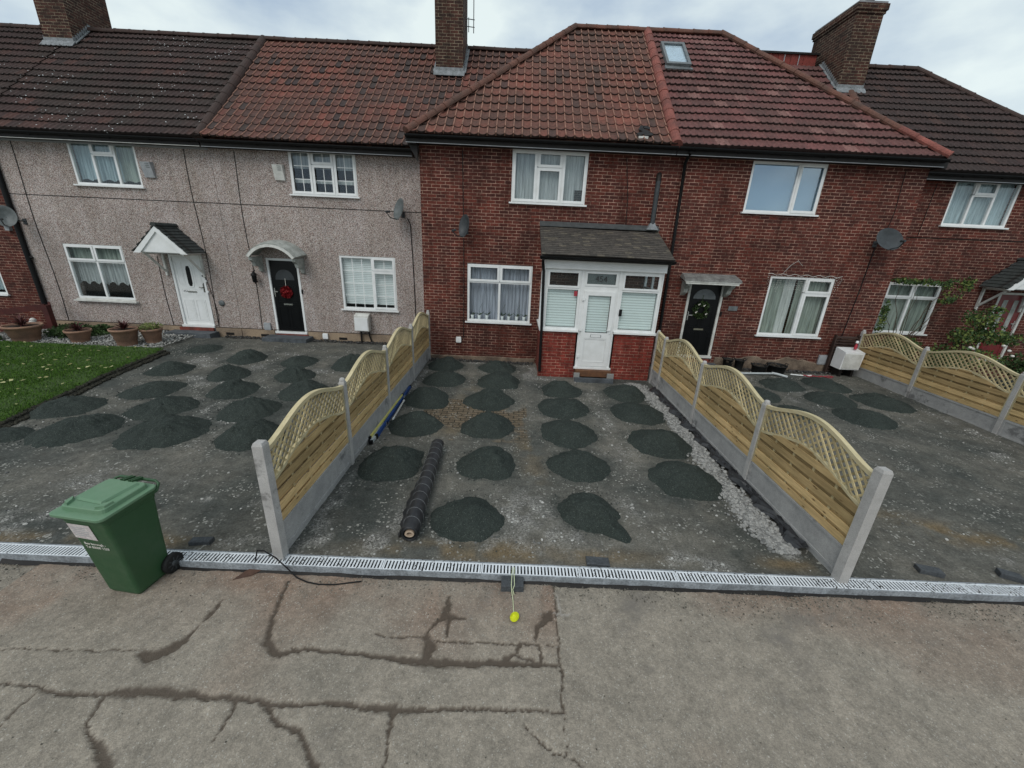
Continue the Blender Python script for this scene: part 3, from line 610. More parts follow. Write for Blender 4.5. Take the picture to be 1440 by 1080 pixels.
scatter('fallen_leaves', np.column_stack([P, .025*P[:, 1]+.10+0*P[:, 0]]), .03+.05*rng.random(len(P)), 'fallen_leaves', LEAF, LEAFF, tilt=.7, label='pale yellow leaves fallen on the left lawn', category='leaves', kind='stuff')
# gravel bed between lawn and wall
n = 6000; P = np.stack([rng.uniform(-14, -9.2, n), rng.uniform(6.6, 8.5, n)], -1)
scatter('bed_gravel', np.column_stack([P, .025*P[:, 1]+.0*P[:, 0]+.005]), .008+.02*rng.random(n)**2, 'stones', ICO, ICOF, label='mixed gravel bed under the plant pots by the left house wall', category='gravel', kind='stuff')

# ------------------------------------------------------------------ heaps of dark grit
ROW = {}; SPILL = []
PLOT = {'C': 'middle plot between the two fences', 'L': 'left plot by the pebbledash houses', 'R': 'right plot beyond the second fence'}
ORD = ['first', 'second', 'third', 'fourth', 'fifth', 'sixth']
for plot, row, items in MO:
    for k, (cx, cy, r, h) in enumerate(items):
        h *= {'L': 1.0, 'C': .86, 'R': 1.0}[plot]; r *= {'L': .93, 'C': 1, 'R': 1}[plot]
        na, nr = 72, 26; sd_ = len(ROW)+1; ROW[len(ROW)] = 1
        A, Q = np.meshgrid(np.arange(na)*2*PI/na, np.linspace(0, 1, nr)); 
        rr = r*1.05*(1+.20*(fbm(np.cos(A)*1.3+5, np.sin(A)*1.3+5, sd_, 3)-.5)*2+.10*(fbm(np.cos(A)*7+5, np.sin(A)*7+5, sd_+3, 3)-.5))
        SPILL.append((cx, cy, r))
        if plot == 'C' and row == 1 and k == 1: rr = rr*(1+.75*np.exp(-((np.angle(np.exp(1j*(A+.85))))/.28)**2))
        px, py = Q*rr*np.cos(A), Q*rr*np.sin(A)
        ox, oy = .06*math.sin(sd_*2.1), .05*math.cos(sd_*1.7)
        prof = 1.12*(1-np.sqrt(Q**2*1.0+.022)); prof = np.where(Q > .75, prof*1, prof)
        z = h*np.clip(prof, -.1, 1)**1.0
        z = h*(np.maximum(0, 1-Q**1.55)*.66+np.exp(-(Q/.5)**2)*.27)
        z += h*.42*(fbm(px*6+sd_*3, py*6, sd_, 4)-.5)*(1-Q**3)+.012*(fbm(px*30, py*30+sd_, sd_+3, 3)-.5)*(1-Q**4)
        # shovel ridges on the flank
        z += h*.16*np.abs(np.sin(py*22+px*6*math.sin(sd_)+3*fbm(px*6, py*6, sd_+9)))*np.exp(-((Q-.45)/.25)**2)*(fbm(px*3, py*3, sd_+5) > .5)
        z -= .040*Q**5
        V = np.stack([px+ox*(1-Q), py+oy*(1-Q), z], -1).reshape(-1, 3)
        V = np.concatenate([V, [[ox, oy, float(z[0].mean())]]])
        F = []
        i, j = np.meshgrid(np.arange(na), np.arange(nr-1)); a = (j*na+i).ravel(); b = (j*na+(i+1) % na).ravel()
        F = np.stack([a, b, b+na, a+na], 1)
        o = np_mesh('grit_heap', V, F, 'dark_grit', None, None, None, True)
        o.location = (cx, cy, float(gz(cx, cy))+.006)
        side = ['leftmost', 'second from left', 'third from left', 'rightmost'][k] if len(items) == 4 else (['left', 'middle', 'right'][k] if len(items) == 3 else ['left', 'right'][k] if len(items) == 2 else 'lone')
        tag(o, 'dark grit heap, %s one in the %s row from the drain, %s' % (side, ORD[row-1], {'C': 'middle plot', 'L': 'left plot', 'R': 'right plot'}[plot]), 'heap', 'heaps of dark grit in the '+PLOT[plot])

P = []
for cx, cy, r in SPILL:
    k = 150; a = rng.random(k)*2*PI; q = r*(.86+.42*rng.random(k)**2.2*(1+.5*np.sin(a*3+cx*5))); P.append(np.stack([cx+q*np.cos(a), cy+q*np.sin(a)], -1))
P = np.concatenate(P); stone = 1
scatter('spilled_grit', np.column_stack([P, gz(P[:, 0], P[:, 1])+.006]), .004+.008*rng.random(len(P))**2, 'grit_crumbs', ICO, ICOF, label='dark grit crumbs spilled round the feet of the heaps', category='grit', kind='stuff')

# ------------------------------------------------------------------ roofs
TP = math.tan(rad(42.5)); CS, SN = math.cos(rad(42.5)), math.sin(rad(42.5))
FRONT = (Vector((1, 0, 0)), Vector((0, CS, SN)), Vector((0, -SN, CS)))
BACK = (Vector((-1, 0, 0)), Vector((0, -CS, SN)), Vector((0, SN, CS)))
LEFTP = (Vector((0, -1, 0)), Vector((CS, 0, SN)), Vector((-SN, 0, CS)))
RIGHTP = (Vector((0, 1, 0)), Vector((-CS, 0, SN)), Vector((SN, 0, CS)))
def prof_pantile(s):
    return .030*math.sin(PI*s/.24) if s < .24 else -.010*math.sin(PI*(s-.24)/.76)
def prof_double(s):
    s2 = (s*2) % 1
    return .020*max(0, math.sin(PI*s2/.5)) if s2 < .5 else -.004
def prof_flat(s): return 0
KIND = {'pantile': (prof_pantile, [0, .06, .12, .18, .24, .4, .62, .85, .985], .20, .34, .036, .008), 'double': (prof_double, [0, .12, .25, .38, .5, .62, .75, .88, .985], .30, .34, .050, .003),
        'flat': (prof_flat, [0, .5, .97], .165, .105, .012, .002)}
def slope(name, mat, kind, O, AX, vlen, uL, uR, parent, sag=0.0, gauge=None, kick=0.0):
    """one roof plane laid with overlapping courses of tiles; O eave origin, uL/uR functions of v"""
    pf, ss, pw, g, th, jit = KIND[kind]; g = gauge or g; U, Vv, N = AX; O = Vector(O)
    ncr = max(1, round(vlen/g)); g = vlen/ncr
    us, ks = [], []
    lo = min(uL(0), uL(vlen)); hi = max(uR(0), uR(vlen)); k0 = int(math.floor(lo/pw)); k1 = int(math.ceil(hi/pw))
    V = []; F = []; UVs = []
    for c in range(ncr):
        v0 = c*g-.0; v1 = min(vlen, (c+1)*g+.03); st = .5*pw*(c % 2) if kind == 'flat' else 0
        l0, r0, l1, r1 = uL(c*g), uR(c*g), uL((c+1)*g), uR((c+1)*g)
        base = len(V); cols = 0
        for k in range(k0-1, k1+1):
            rj = random.Random(k*7919+c*104729+len(name)); jh = (rj.random()-.5)*jit; jv = (rj.random()-.5)*jit*2.2; jv -= (.05 if kind == 'pantile' and rj.random() < .012 else 0)
            for s in ss:
                u = (k+s)*pw+st
                h = pf(s)+jh; cv = (-.022*math.sin(PI*max(0, (s-.24))/.76) if kind == 'pantile' else 0)
                ua = min(max(u, l0), r0); ub = min(max(u, l1), r1)
                sg = -sag*math.sin(PI*min(1, max(0, v0/vlen)))+.009*(math.sin(u*1.3+v0*.7)+math.sin(u*.53-v0*1.9))
                kk = kick*max(0, 1-v0/.7)**2; k2 = kick*max(0, 1-v1/.7)**2
                for uu, vv, hh in ((ua, v0+cv+jv, sg+kk-.012), (ua, v0+cv+jv, h+th+sg+kk), (ub, v1, pf(s)*.9+.004+sg+k2)):
                    p = O+U*uu+Vv*vv+N*hh; V.append(tuple(p))
                UVs.append((k+s*.999, c)); cols += 1
        for i in range(cols-1):
            a = base+3*i; b = a+3
            if abs(V[a+1][0]-V[b+1][0])+abs(V[a+1][1]-V[b+1][1]) < 1e-6 and abs(V[a+2][0]-V[b+2][0])+abs(V[a+2][1]-V[b+2][1]) < 1e-6: continue
            kk = int((len(UVs)-cols+i)); ua, ub = UVs[kk], UVs[kk+1]
            if ub[0]-ua[0] > .5: ub = (ua[0]+.001, ub[1])
            if math.floor(ub[0]) != math.floor(ua[0]): ub = (math.floor(ua[0])+.999, ub[1])
            F.append(((a, b, b+1, a+1), ((ua[0], c+.02), (ub[0], c+.02), (ub[0], c+.05), (ua[0], c+.05))))
            F.append(((a+1, b+1, b+2, a+2), ((ua[0], c+.05), (ub[0], c+.05), (ub[0], c+.95), (ua[0], c+.95))))
    m = MB(); m.v = V
    for f, u in F: m.f.append(f); m.u.append(u); m.sm.append(False)
    # solid deck below the tiles
    q = [p+N*-(.035+sag*1.6) for p in (O+U*uL(0), O+U*uR(0), O+U*uR(vlen)+Vv*vlen, O+U*uL(vlen)+Vv*vlen)]
    m.hexa([tuple(p-N*.06) for p in q], [tuple(p) for p in q])
    return m.obj(name, mat, parent)
def ridge(name, mat, p0, p1, r, L_, parent, up=(0, 0, 1), over=.0):
    p0 = Vector(p0); p1 = Vector(p1); D = (p1-p0); n = max(1, round(D.length/L_)); d = D.normalized()
    side = d.cross(Vector(up)).normalized(); u = side.cross(d).normalized(); m = MB(); st = D.length/n
    for k in range(n):
        rj = random.Random(k+int(r*1e4)); rr = r*(1+.05*(rj.random()-.5)); off = side*(.012*(rj.random()-.5))+u*(.010*(rj.random()-.5))
        rings = []
        for t, f in ((0, 1.07), (.10, 1.07), (.11, 1), (1.03, .97)):
            c = p0+d*(st*(k+t))+off
            rings.append([tuple(c+side*math.cos(a)*rr*f+u*(math.sin(a)*rr*f-r*.35)) for a in [PI*j/8-.12+.24*(j == 8)*0 for j in range(9)]]+
                         [tuple(c-side*rr*f*.8-u*r*.6), tuple(c+side*rr*f*.8-u*r*.6)])
        m.loft(rings, True, False)
    return m.obj(name, mat, parent)
ZE, YE, ZC, YC = 5.29, 8.25, 5.42, 7.33       # eaves of the recessed and of the projecting roofs
YR = 12.0; RUNM = YR-YE; VM = RUNM/CS; ZR = ZE+RUNM*TP
RUNC = 4.06; VC = RUNC/CS; YRC = YC+RUNC; ZRC = ZC+RUNC*TP
CXL, CXR = -2.61, 9.83                         # eave corners of the central hipped roof
AXL, AXR = CXL+RUNC, CXR-RUNC
H = {}
def house(key, label, x0, x1, yf):
    o = thing('terraced_house', label, 'house', ((x0+x1)/2, yf, 0), 0, 'houses of the terrace'); o['_'] = 0; del o['_']; H[key] = o; return o
house('h0', 'red brick house at the far left edge, a sliver of wall beside the black pipe', -19.5, -13.8, YP)
house('h1', 'pebbledash house with white door under a gabled canopy and dark brown roof', -13.8, -8.12, YP)
house('h2', 'pebbledash house with black door, arched canopy and old clay tile roof', -8.12, -2.42, YP)
house('h3', 'red brick house with white glazed porch numbered 454 in the middle', -2.42, 3.9, YB)
house('h4', 'red brick house with black door, small flat canopy and roof window', 3.9, 9.85, YB)
house('h5', 'red brick end house with dark red door and climber, far right', 9.85, 15.7, YP)

# recessed roofs
one = lambda a: (lambda v: a)
def lerpf(a, b, vl): return lambda v: a+(b-a)*v/vl
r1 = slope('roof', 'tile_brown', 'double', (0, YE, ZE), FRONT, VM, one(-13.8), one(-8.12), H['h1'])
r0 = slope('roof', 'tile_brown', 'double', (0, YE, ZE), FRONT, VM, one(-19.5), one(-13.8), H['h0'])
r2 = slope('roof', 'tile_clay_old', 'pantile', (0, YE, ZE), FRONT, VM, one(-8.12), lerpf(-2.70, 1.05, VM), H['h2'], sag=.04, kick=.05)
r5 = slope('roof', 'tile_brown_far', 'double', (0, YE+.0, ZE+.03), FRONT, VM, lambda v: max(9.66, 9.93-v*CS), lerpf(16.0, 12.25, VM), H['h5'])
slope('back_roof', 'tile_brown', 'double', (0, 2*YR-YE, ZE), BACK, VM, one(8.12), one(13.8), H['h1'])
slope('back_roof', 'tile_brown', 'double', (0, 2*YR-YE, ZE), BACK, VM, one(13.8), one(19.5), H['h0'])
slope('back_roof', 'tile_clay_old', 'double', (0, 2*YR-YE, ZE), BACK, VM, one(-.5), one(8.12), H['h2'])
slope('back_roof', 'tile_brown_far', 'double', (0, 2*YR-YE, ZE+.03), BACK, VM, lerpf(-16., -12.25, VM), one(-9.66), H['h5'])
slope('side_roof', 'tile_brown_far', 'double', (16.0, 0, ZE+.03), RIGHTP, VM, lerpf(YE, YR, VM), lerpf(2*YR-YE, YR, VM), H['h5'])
# central hipped roof, split at the party wall
PX0, PX1 = 3.58, 3.56
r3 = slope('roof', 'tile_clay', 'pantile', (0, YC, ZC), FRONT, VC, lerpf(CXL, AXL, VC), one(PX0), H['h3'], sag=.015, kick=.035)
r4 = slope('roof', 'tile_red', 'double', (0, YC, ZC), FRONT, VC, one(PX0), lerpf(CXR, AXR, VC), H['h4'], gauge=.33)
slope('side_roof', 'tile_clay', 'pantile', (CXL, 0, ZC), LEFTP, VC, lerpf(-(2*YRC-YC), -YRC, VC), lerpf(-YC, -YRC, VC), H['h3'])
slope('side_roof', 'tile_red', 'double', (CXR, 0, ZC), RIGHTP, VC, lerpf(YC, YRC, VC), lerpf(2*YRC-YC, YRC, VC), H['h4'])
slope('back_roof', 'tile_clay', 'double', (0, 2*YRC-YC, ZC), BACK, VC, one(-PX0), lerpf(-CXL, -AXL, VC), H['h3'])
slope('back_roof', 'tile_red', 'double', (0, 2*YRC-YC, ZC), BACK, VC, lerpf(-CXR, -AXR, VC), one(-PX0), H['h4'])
v8 = (8.9-YE)/CS
slope('upper_roof', 'tile_red', 'double', (0, YE, ZE), FRONT, VM, lambda v: min(9.66, 9.93-v*CS), one(9.66), H['h4'])
# ridges and hips (sub-parts of each roof)
zt = .05
ridge('ridge_tiles', 'ridge_brown', (-19.5, YR, ZR+zt), (-8.15, YR, ZR+zt), .10, .45, r1)
ridge('ridge_tiles', 'ridge_brown', (-8.1, YR, ZR+zt), (1.0, YR, ZR+zt), .095, .32, r2)
NF = (0, -SN, CS)
ridge('party_tiles', 'ridge_brown', (-8.12, YE-.02, ZE+.03), (-8.12, YR, ZR+.06), .125, .45, r1, NF)
ridge('hip_tiles', 'ridge_mid', (CXL-.03, YC-.03, ZC+.05), (AXL, YRC, ZRC+.08), .10, .32, r3, (-SN, -SN, CS*1.4))
ridge('ridge_tiles', 'ridge_mid', (AXL, YRC, ZRC+.06), (PX0, YRC, ZRC+.06), .10, .32, r3)
ridge('party_tiles', 'ridge_red', (PX0, YC-.03, ZC+.03), (PX0, YRC, ZRC+.06), .125, .42, r4, NF)
ridge('ridge_tiles', 'ridge_mid', (PX0, YRC, ZRC+.06), (AXR, YRC, ZRC+.06), .10, .42, r4)
ridge('hip_tiles', 'ridge_mid', (CXR-.72, YC+.69, ZC+.72*TP+.05), (AXR, YRC, ZRC+.08), .105, .42, r4, (SN, -SN, CS*1.4))
ridge('hip_tiles', 'ridge_red', (CXR+.03, YC-.03, ZC+.05), (CXR-.72, YC+.69, ZC+.72*TP+.05), .11, .42, r4, (SN, -SN, CS*1.4))
ridge('ridge_tiles', 'ridge_brown', (10.0, YR, ZR+zt+.03), (12.25, YR, ZR+zt+.03), .10, .45, r5)
ridge('hip_tiles', 'ridge_brown', (16.0, YE, ZE+.06), (12.25, YR, ZR+.09), .10, .45, r5, (SN, -SN, CS*1.4))
ridge('party_tiles', 'ridge_mid', (9.66, YE+2.02, ZE+2.0*TP), (9.66, YE+2.66, ZE+2.66*TP+.02), .13, .42, r4, NF)
# rear box dormer showing over the ridge of the right brick house
m = MB()
for k in range(14):
    x = 6.3+k*.2; m.box(x, x+.192, YR+.02+.008*(k % 2), YR+.14, ZR-.25, ZR+.30)
m.box(6.28, 9.12, YR+.14, 15.2, ZR-2.4, ZR+.30)
dm = m.obj('rear_dormer', 'tile_hung', H['h4'])
MB().box(6.2, 9.16, YR-.03, 15.3, ZR+.30, ZR+.35).obj('flat_roof', 'dark_timber', dm)
m = MB()
for x in (8.08, 8.53): m.box(x, x+.02, YR+.005, YR+.02, ZR-.05, ZR+.29)
m.obj('trim', 'grey_plastic', dm)

# ------------------------------------------------------------------ roof lights, damage, chimneys, aerial
def onC(x, y, h=0): return Vector((x, y, ZC+(y-YC)*TP))+Vector(NF)*h
m = MB(); x0, x1, ya, yb = 3.80, 4.46, 9.84, 10.73
for a, b, c, d in ((x0, x1, ya, ya+.07), (x0, x1, yb-.07, yb), (x0, x0+.07, ya+.07, yb-.07), (x1-.07, x1, ya+.07, yb-.07)):
    m.hexa([onC(a, c, .0), onC(b, c, .0), onC(b, d, .0), onC(a, d, 0)], [onC(a, c, .15), onC(b, c, .15), onC(b, d, .15), onC(a, d, .15)])
m.hexa([onC(x0-.04, ya-.10, .01), onC(x1+.04, ya-.10, .01), onC(x1+.04, ya, .01), onC(x0-.04, ya, .01)], [onC(x0-.04, ya-.10, .09), onC(x1+.04, ya-.10, .09), onC(x1+.04, ya, .07), onC(x0-.04, ya, .10)])
sk = m.obj('roof_window', 'grey_metal', H['h4'])
m = MB(); m.hexa([onC(x0+.07, ya+.07, .10), onC(x1-.07, ya+.07, .10), onC(x1-.07, yb-.07, .10), onC(x0+.07, yb-.07, .10)], [onC(x0+.07, ya+.07, .12), onC(x1-.07, ya+.07, .12), onC(x1-.07, yb-.07, .12), onC(x0+.07, yb-.07, .12)])
m.obj('pane', 'glass_sky', sk)
m = MB(); m.hexa([onC(x0+.06, ya+.06, .085), onC(x1-.06, ya+.06, .085), onC(x1-.06, yb-.06, .085), onC(x0+.06, yb-.06, .085)], [onC(x0+.06, ya+.06, .095), onC(x1-.06, ya+.06, .095), onC(x1-.06, yb-.06, .095), onC(x0+.06, yb-.06, .095)])
m.obj('blind', 'white_paint', sk)
m = MB()
for x, y, a, s in ((2.78, 7.52, .5, .11), (2.86, 7.60, -.6, .12), (2.93, 7.50, .2, .10), (2.80, 7.68, 1.2, .09), (2.92, 7.70, -.2, .08)):
    c = onC(x, y, .075); d = Vector((math.cos(a), math.sin(a)*CS, math.sin(a)*SN)); m.bar(c-d*s, c+d*s, .10, .018, NF)
m.obj('broken_tiles', 'dark_timber', r3)
MB().bar(onC(2.70, 7.43, .06), onC(2.92, 7.43, .06), .02, .05).obj('exposed_batten', 'white_paint', r3)

def chimney(hs, x0, x1, y0, y1, ztop, pots=2, side=1, cap=True, ph=1.0):
    rf = lambda y: ZE+(min(y, 2*YR-y)-YE)*TP
    m = MB().box(x0, x1, y0, y1, rf(y0)-.4, ztop)
    if cap:
        m.box(x0-.03, x1+.03, y0-.03, y1+.03, ztop-.22, ztop-.15)
        m.box(x0-.06, x1+.06, y0-.06, y1+.06, ztop-.15, ztop)
    ch = m.obj('chimney', 'brick_chimney', hs)
    if cap: MB().box(x0-.02, x1+.02, y0-.02, y1+.02, ztop, ztop+.06).obj('capping', 'concrete_grey', ch)
    for k in range(pots):
        y = y0+(k+.5)*(y1-y0)/pots
        MB().lathe(((x0+x1)/2, y, ztop+.05), [(.15, 0), (.13, .05*ph), (.11, .30*ph), (.14, .32*ph), (.14, .37*ph), (.09, .37*ph), (.09, .1*ph)], 14).obj('chimney_pot', 'terracotta' if ph == 1 else 'concrete_grey', ch)
    f = MB()   # lead apron and stepped flashings
    za = rf(y0); w_ = .05
    f.hexa([(x0-w_, y0-.14, rf(y0-.14)+.06), (x1+w_, y0-.14, rf(y0-.14)+.06), (x1+w_, y0-.006, za+.06), (x0-w_, y0-.006, za+.06)], [(x0-w_, y0-.14, rf(y0-.14)+.075), (x1+w_, y0-.14, rf(y0-.14)+.075), (x1+w_, y0-.006, za+.10), (x0-w_, y0-.006, za+.10)])
    f.box(x0-.01, x1+.01, y0-.012, y0-.002, za, za+.17)
    for sx, xx in ((-1, x0), (1, x1)):
        y = y0
        while y < min(YR-.05, y1):
            f.box(xx+sx*.002, xx+sx*.014, y, y+.10, rf(y)-.05, rf(y)+.22); y += .082
        yb = min(YR, y1)
        f.hexa([(xx, y0, rf(y0)+.05), (xx+sx*.08, y0, rf(y0)+.05), (xx+sx*.08, yb, rf(yb)+.05), (xx, yb, rf(yb)+.05)], [(xx, y0, rf(y0)+.075), (xx+sx*.08, y0, rf(y0)+.075), (xx+sx*.08, yb, rf(yb)+.075), (xx, yb, rf(yb)+.075)])
    f.obj('lead_flashing', 'lead', ch)
    return ch
chimney(H['h1'], -14.36, -13.49, 11.36, 12.84, 10.6, 4)
chimney(H['h3'] if False else H['h2'], -2.58, -1.78, 10.90, 11.92, 10.5, 3)
chimney(H['h5'], 9.28, 10.04, 10.98, 12.70, 9.86, 4, ph=.3)
m = MB().tube([(-1.55, 11.55, 8.98), (-1.55, 11.55, 10.9)], .014, 6)
for z in (9.12, 9.3): m.tube([(-1.78, 11.5, z), (-1.52, 11.55, z)], .012, 5)
m.tube([(-1.70, 11.55, 9.0), (-1.70, 11.55, 9.35)], .012, 5)
m.tube([(-1.9, 11.2, 10.85), (-1.2, 11.9, 10.85)], .01, 5)
for t in range(7): m.tube([(-1.9+t*.115+.12, 11.2+t*.115-.12, 10.85), (-1.9+t*.115-.12, 11.2+t*.115+.12, 10.85)], .006, 4)
tag(m.obj('television_aerial', 'grey_metal'), 'thin metal aerial pole strapped to the middle chimney', 'aerial')

# ------------------------------------------------------------------ walls with openings
def wall(hs, x0, x1, yf, yb, z1, mat, ops, name='wall', z0=-.12):
    m = MB(); xs = sorted({x0, x1} | {o[0] for o in ops} | {o[1] for o in ops}); zs = sorted({z0, z1} | {o[2] for o in ops} | {o[3] for o in ops})
    for i in range(len(xs)-1):
        for j in range(len(zs)-1):
            cx, cz = (xs[i]+xs[i+1])/2, (zs[j]+zs[j+1])/2
            if any(o[0] < cx < o[1] and o[2] < cz < o[3] for o in ops): continue
            a, b, c, d = xs[i], xs[i+1], zs[j], zs[j+1]
            m.add([(a, yf, c), (b, yf, c), (b, yf, d), (a, yf, d)], [(0, 1, 2, 3)])
            m.add([(a, yf+.24, c), (b, yf+.24, c), (b, yf+.24, d), (a, yf+.24, d)], [(3, 2, 1, 0)])
    for a, b, c, d in ops:
        for q in (((a, c), (a, d)), ((a, d), (b, d)), ((b, d), (b, c)), ((b, c), (a, c))):
            (p, r), (s, t) = q
            m.add([(p, yf, r), (s, yf, t), (s, yf+.24, t), (p, yf+.24, r)], [(0, 1, 2, 3)])
    for a in (x0, x1): m.add([(a, yf, z0), (a, yb, z0), (a, yb, z1), (a, yf, z1)], [(0, 1, 2, 3)])
    m.add([(x0, yb, z0), (x1, yb, z0), (x1, yb, z1), (x0, yb, z1)], [(0, 1, 2, 3)])
    return m.obj(name, mat, hs)
WIN = {}
def pleats(x0, x1, z0, z1, y, amp, pitch, scal=0, seed=0):
    m = MB(); n = int((x1-x0)/.012); V = []; sc = random.Random(seed); ph = sc.random()*6
    for k in range(n+1):
        x = x0+(x1-x0)*k/n; a = amp*math.sin(2*PI*x/pitch+ph+1.5*math.sin(x*5+ph))+amp*.4*math.sin(2*PI*x/(pitch*.43))
        zb = z0+(scal*abs(math.sin(PI*(x-x0)/.28)) if scal else 0)
        V += [(x, y+a, zb), (x, y+a*.7, z1)]
    return m.add(V, [(2*k, 2*k+2, 2*k+3, 2*k+1) for k in range(n)], None, True)
def ring(m, x0, x1, z0, z1, w_, y0, y1):
    m.box(x0, x0+w_, y0, y1, z0, z1); m.box(x1-w_, x1, y0, y1, z0, z1)
    m.box(x0+w_, x1-w_, y0, y1, z0, z0+w_); m.box(x0+w_, x1-w_, y0, y1, z1-w_, z1)
def window(hs, x0, x1, z0, z1, yf, lights, curt=None, sill='upvc', gl='glass', cdepth=.13, bars=None, label=None):
    m = MB(); F0 = .055; yo = yf+.012; ring(m, x0, x1, z0, z1, F0, yo, yo+.07)
    W_, H_ = x1-x0, z1-z0
    for (a, b, c, d, sash) in lights:
        la, lb, lc, ld = x0+a*W_, x0+b*W_, z0+c*H_, z0+d*H_
        if a > 0.01: m.box(la-.028, la+.028, yo+.003, yo+.067, lc+(.028 if c > .01 else F0), ld-(.0 if d < .99 else F0))
        if c > 0.01: m.box(la+(.028 if a > .01 else F0), lb-(.028 if b < .99 else F0), yo+.005, yo+.065, lc-.028, lc+.028)
        if sash:
            e = .012; ring(m, la+(e if a > .01 else .03), lb-(e if b < .99 else .03), lc+(e if c > .01 else .03), ld-(e if d < .99 else .03), .055, yo-.016, yo+.003-.0045)
    wn_ = m.obj('window', 'upvc', hs)
    if label: wn_['label'] = label
    MB().box(x0+.03, x1-.03, yo+.034, yo+.038, z0+.03, z1-.03).obj('pane', gl, wn_)
    s = MB().box(x0-.05, x1+.05, yf-.065, yf+.012, z0-.035, z0-.0)
    if sill != 'upvc': s = MB().box(x0-.07, x1+.08, yf-.10, yf+.012, z0-.075, z0-.03).box(x0-.02, x1+.02, yf-.04, yf+.012, z0-.03, z0)
    s.obj('sill', 'upvc' if sill == 'upvc' else 'white_paint', wn_)
    if bars:
        b = MB()
        for (a, c, l, r_, nx_, nz_) in bars:
            xa, xb, za, zb = x0+a*W_, x0+c*W_, z0+l*H_, z0+r_*H_
            for k in range(1, nx_): x = xa+(xb-xa)*k/nx_; b.box(x-.009, x+.009, yo+.026, yo+.033, za, zb)
            for k in range(1, nz_): z = za+(zb-za)*k/nz_; b.box(xa, xb, yo+.0265, yo+.0325, z-.009, z+.009)
        b.obj('glazing_bars', 'upvc', wn_)
    yc = yf+cdepth+.03
    if curt:
        for (mt, a, b_, c, d, kind, sc) in curt:
            ca, cb, cc, cd_ = x0+a*W_, x0+b_*W_, z0+c*H_, z0+d*H_
            if kind == 'flat': q = MB().box(ca, cb, yc, yc+.006, cc, cd_)
            else: q = pleats(ca, cb, cc, cd_, yc, .016, .09 if kind == 'p' else .16, sc, int(x0*10))
            q.obj('curtain' if kind != 'flat' else 'blind', mt, wn_)  # with sky_reflection_blue the 'blind' is a sheet standing in for reflected sky
    return wn_
T3 = [(0, .335, 0, 1, False), (.335, .665, 0, .68, False), (.335, .665, .68, 1, True), (.665, 1, 0, 1, False)]
T3S = [(0, .335, 0, 1, True), (.335, .665, 0, .68, True), (.335, .665, .68, 1, True), (.665, 1, 0, 1, True)]
T22 = [(0, .5, 0, .70, False), (.5, 1, 0, .70, False), (0, .5, .70, 1, True), (.5, 1, .70, 1, True)]
T2 = [(0, .58, 0, 1, False), (.58, 1, .0, .74, True), (.58, 1, .74, 1, True)]
T2U = [(0, .64, 0, 1, False), (.64, 1, 0, 1, True)]

# pebbledash houses
ops1 = [(-11.85, -10.08, 4.12, 5.20), (-12.79, -11.12, 1.07, 2.58), (-9.88, -8.92, .38, 2.42)]
ops2 = [(-6.08, -4.31, 4.12, 5.20), (-5.0, -3.41, 1.10, 2.60), (-7.10, -6.17, .30, 2.44)]
wall(H['h1'], -13.795, -8.125, YP, 15.3, 5.30, 'pebbledash', ops1)
wall(H['h2'], -8.115, -2.43, YP, 15.3, 5.30, 'pebbledash', ops2)
window(H['h1'], -11.85, -10.08, 4.12, 5.20, YP, T3, [('net_blue', 0, .34, .10, 1, 'p', .05), ('net_blue', .34, .66, .10, 1, 'p', .05), ('net_green', .66, 1, .10, 1, 'w', .04)])
window(H['h1'], -12.79, -11.12, 1.07, 2.58, YP, T22, [('net_grey', 0, 1, .25, .72, 'p', .10), ('net_green', 0, 1, .70, 1, 'w', 0)], sill='stone')
window(H['h2'], -6.08, -4.31, 4.12, 5.20, YP, T3S, [('net_grey', .0, 1, .60, 1, 'flat', 0), ('net_white', .0, 1, .28, .36, 'flat', 0)],
       bars=[(.06, .30, .06, .94, 2, 3), (.38, .62, .04, .63, 2, 2), (.38, .62, .73, .94, 2, 1), (.70, .94, .06, .94, 2, 3)])
window(H['h2'], -5.0, -3.41, 1.10, 2.60, YP, T2, [('blind_white', .02, .98, .09, 1, 'flat', 0)], bars=[(.05, .56, .04, .96, 3, 4), (.62, .96, .05, .70, 2, 3), (.62, .96, .78, .95, 2, 1)])
# flank slivers of the neighbours
ops0 = [(-16.5, -14.86, 1.07, 2.2)]
wall(H['h0'], -19.5, -13.81, YP, 15.3, 5.30, 'brick_dark', ops0)
window(H['h0'], -16.5, -14.86, 1.07, 2.2, YP, T22, [('net_blue', 0, 1, .1, 1, 'p', 0)])
# brick pair
ops3 = [(-.18, 1.65, 4.10, 5.26), (-1.25, .46, 1.08, 2.59), (1.70, 2.50, .3, 2.3)]
ops4 = [(5.60, 7.41, 4.12, 5.25), (6.71, 8.41, 1.06, 2.62), (4.62, 5.58, .36, 2.40)]
ZW = 5.36
wall(H['h3'], -2.42, 3.895, YB, 15.3, ZW, 'brick_dark', ops3)
wall(H['h4'], 3.905, 9.85, YB, 15.3, ZW, 'brick_dark', ops4)
window(H['h3'], -.18, 1.65, 4.10, 5.26, YB, T3S, [('net_grey', 0, .72, 0, 1, 'p', 0), ('net_grey', .72, .86, .0, 1, 'w', 0), ('net_grey', .86, 1, .3, 1, 'w', 0)])
window(H['h3'], -1.25, .46, 1.08, 2.59, YB, T22, [('net_lilac', 0, 1, .0, 1, 'p', 0)], cdepth=.17)
window(H['h4'], 5.60, 7.41, 4.12, 5.25, YB, T2U, [('sky_reflection_blue', 0, 1, 0, 1, 'flat', 0)], gl='glass_sky')  # pale blue sheet behind this glass stands in for reflected sky
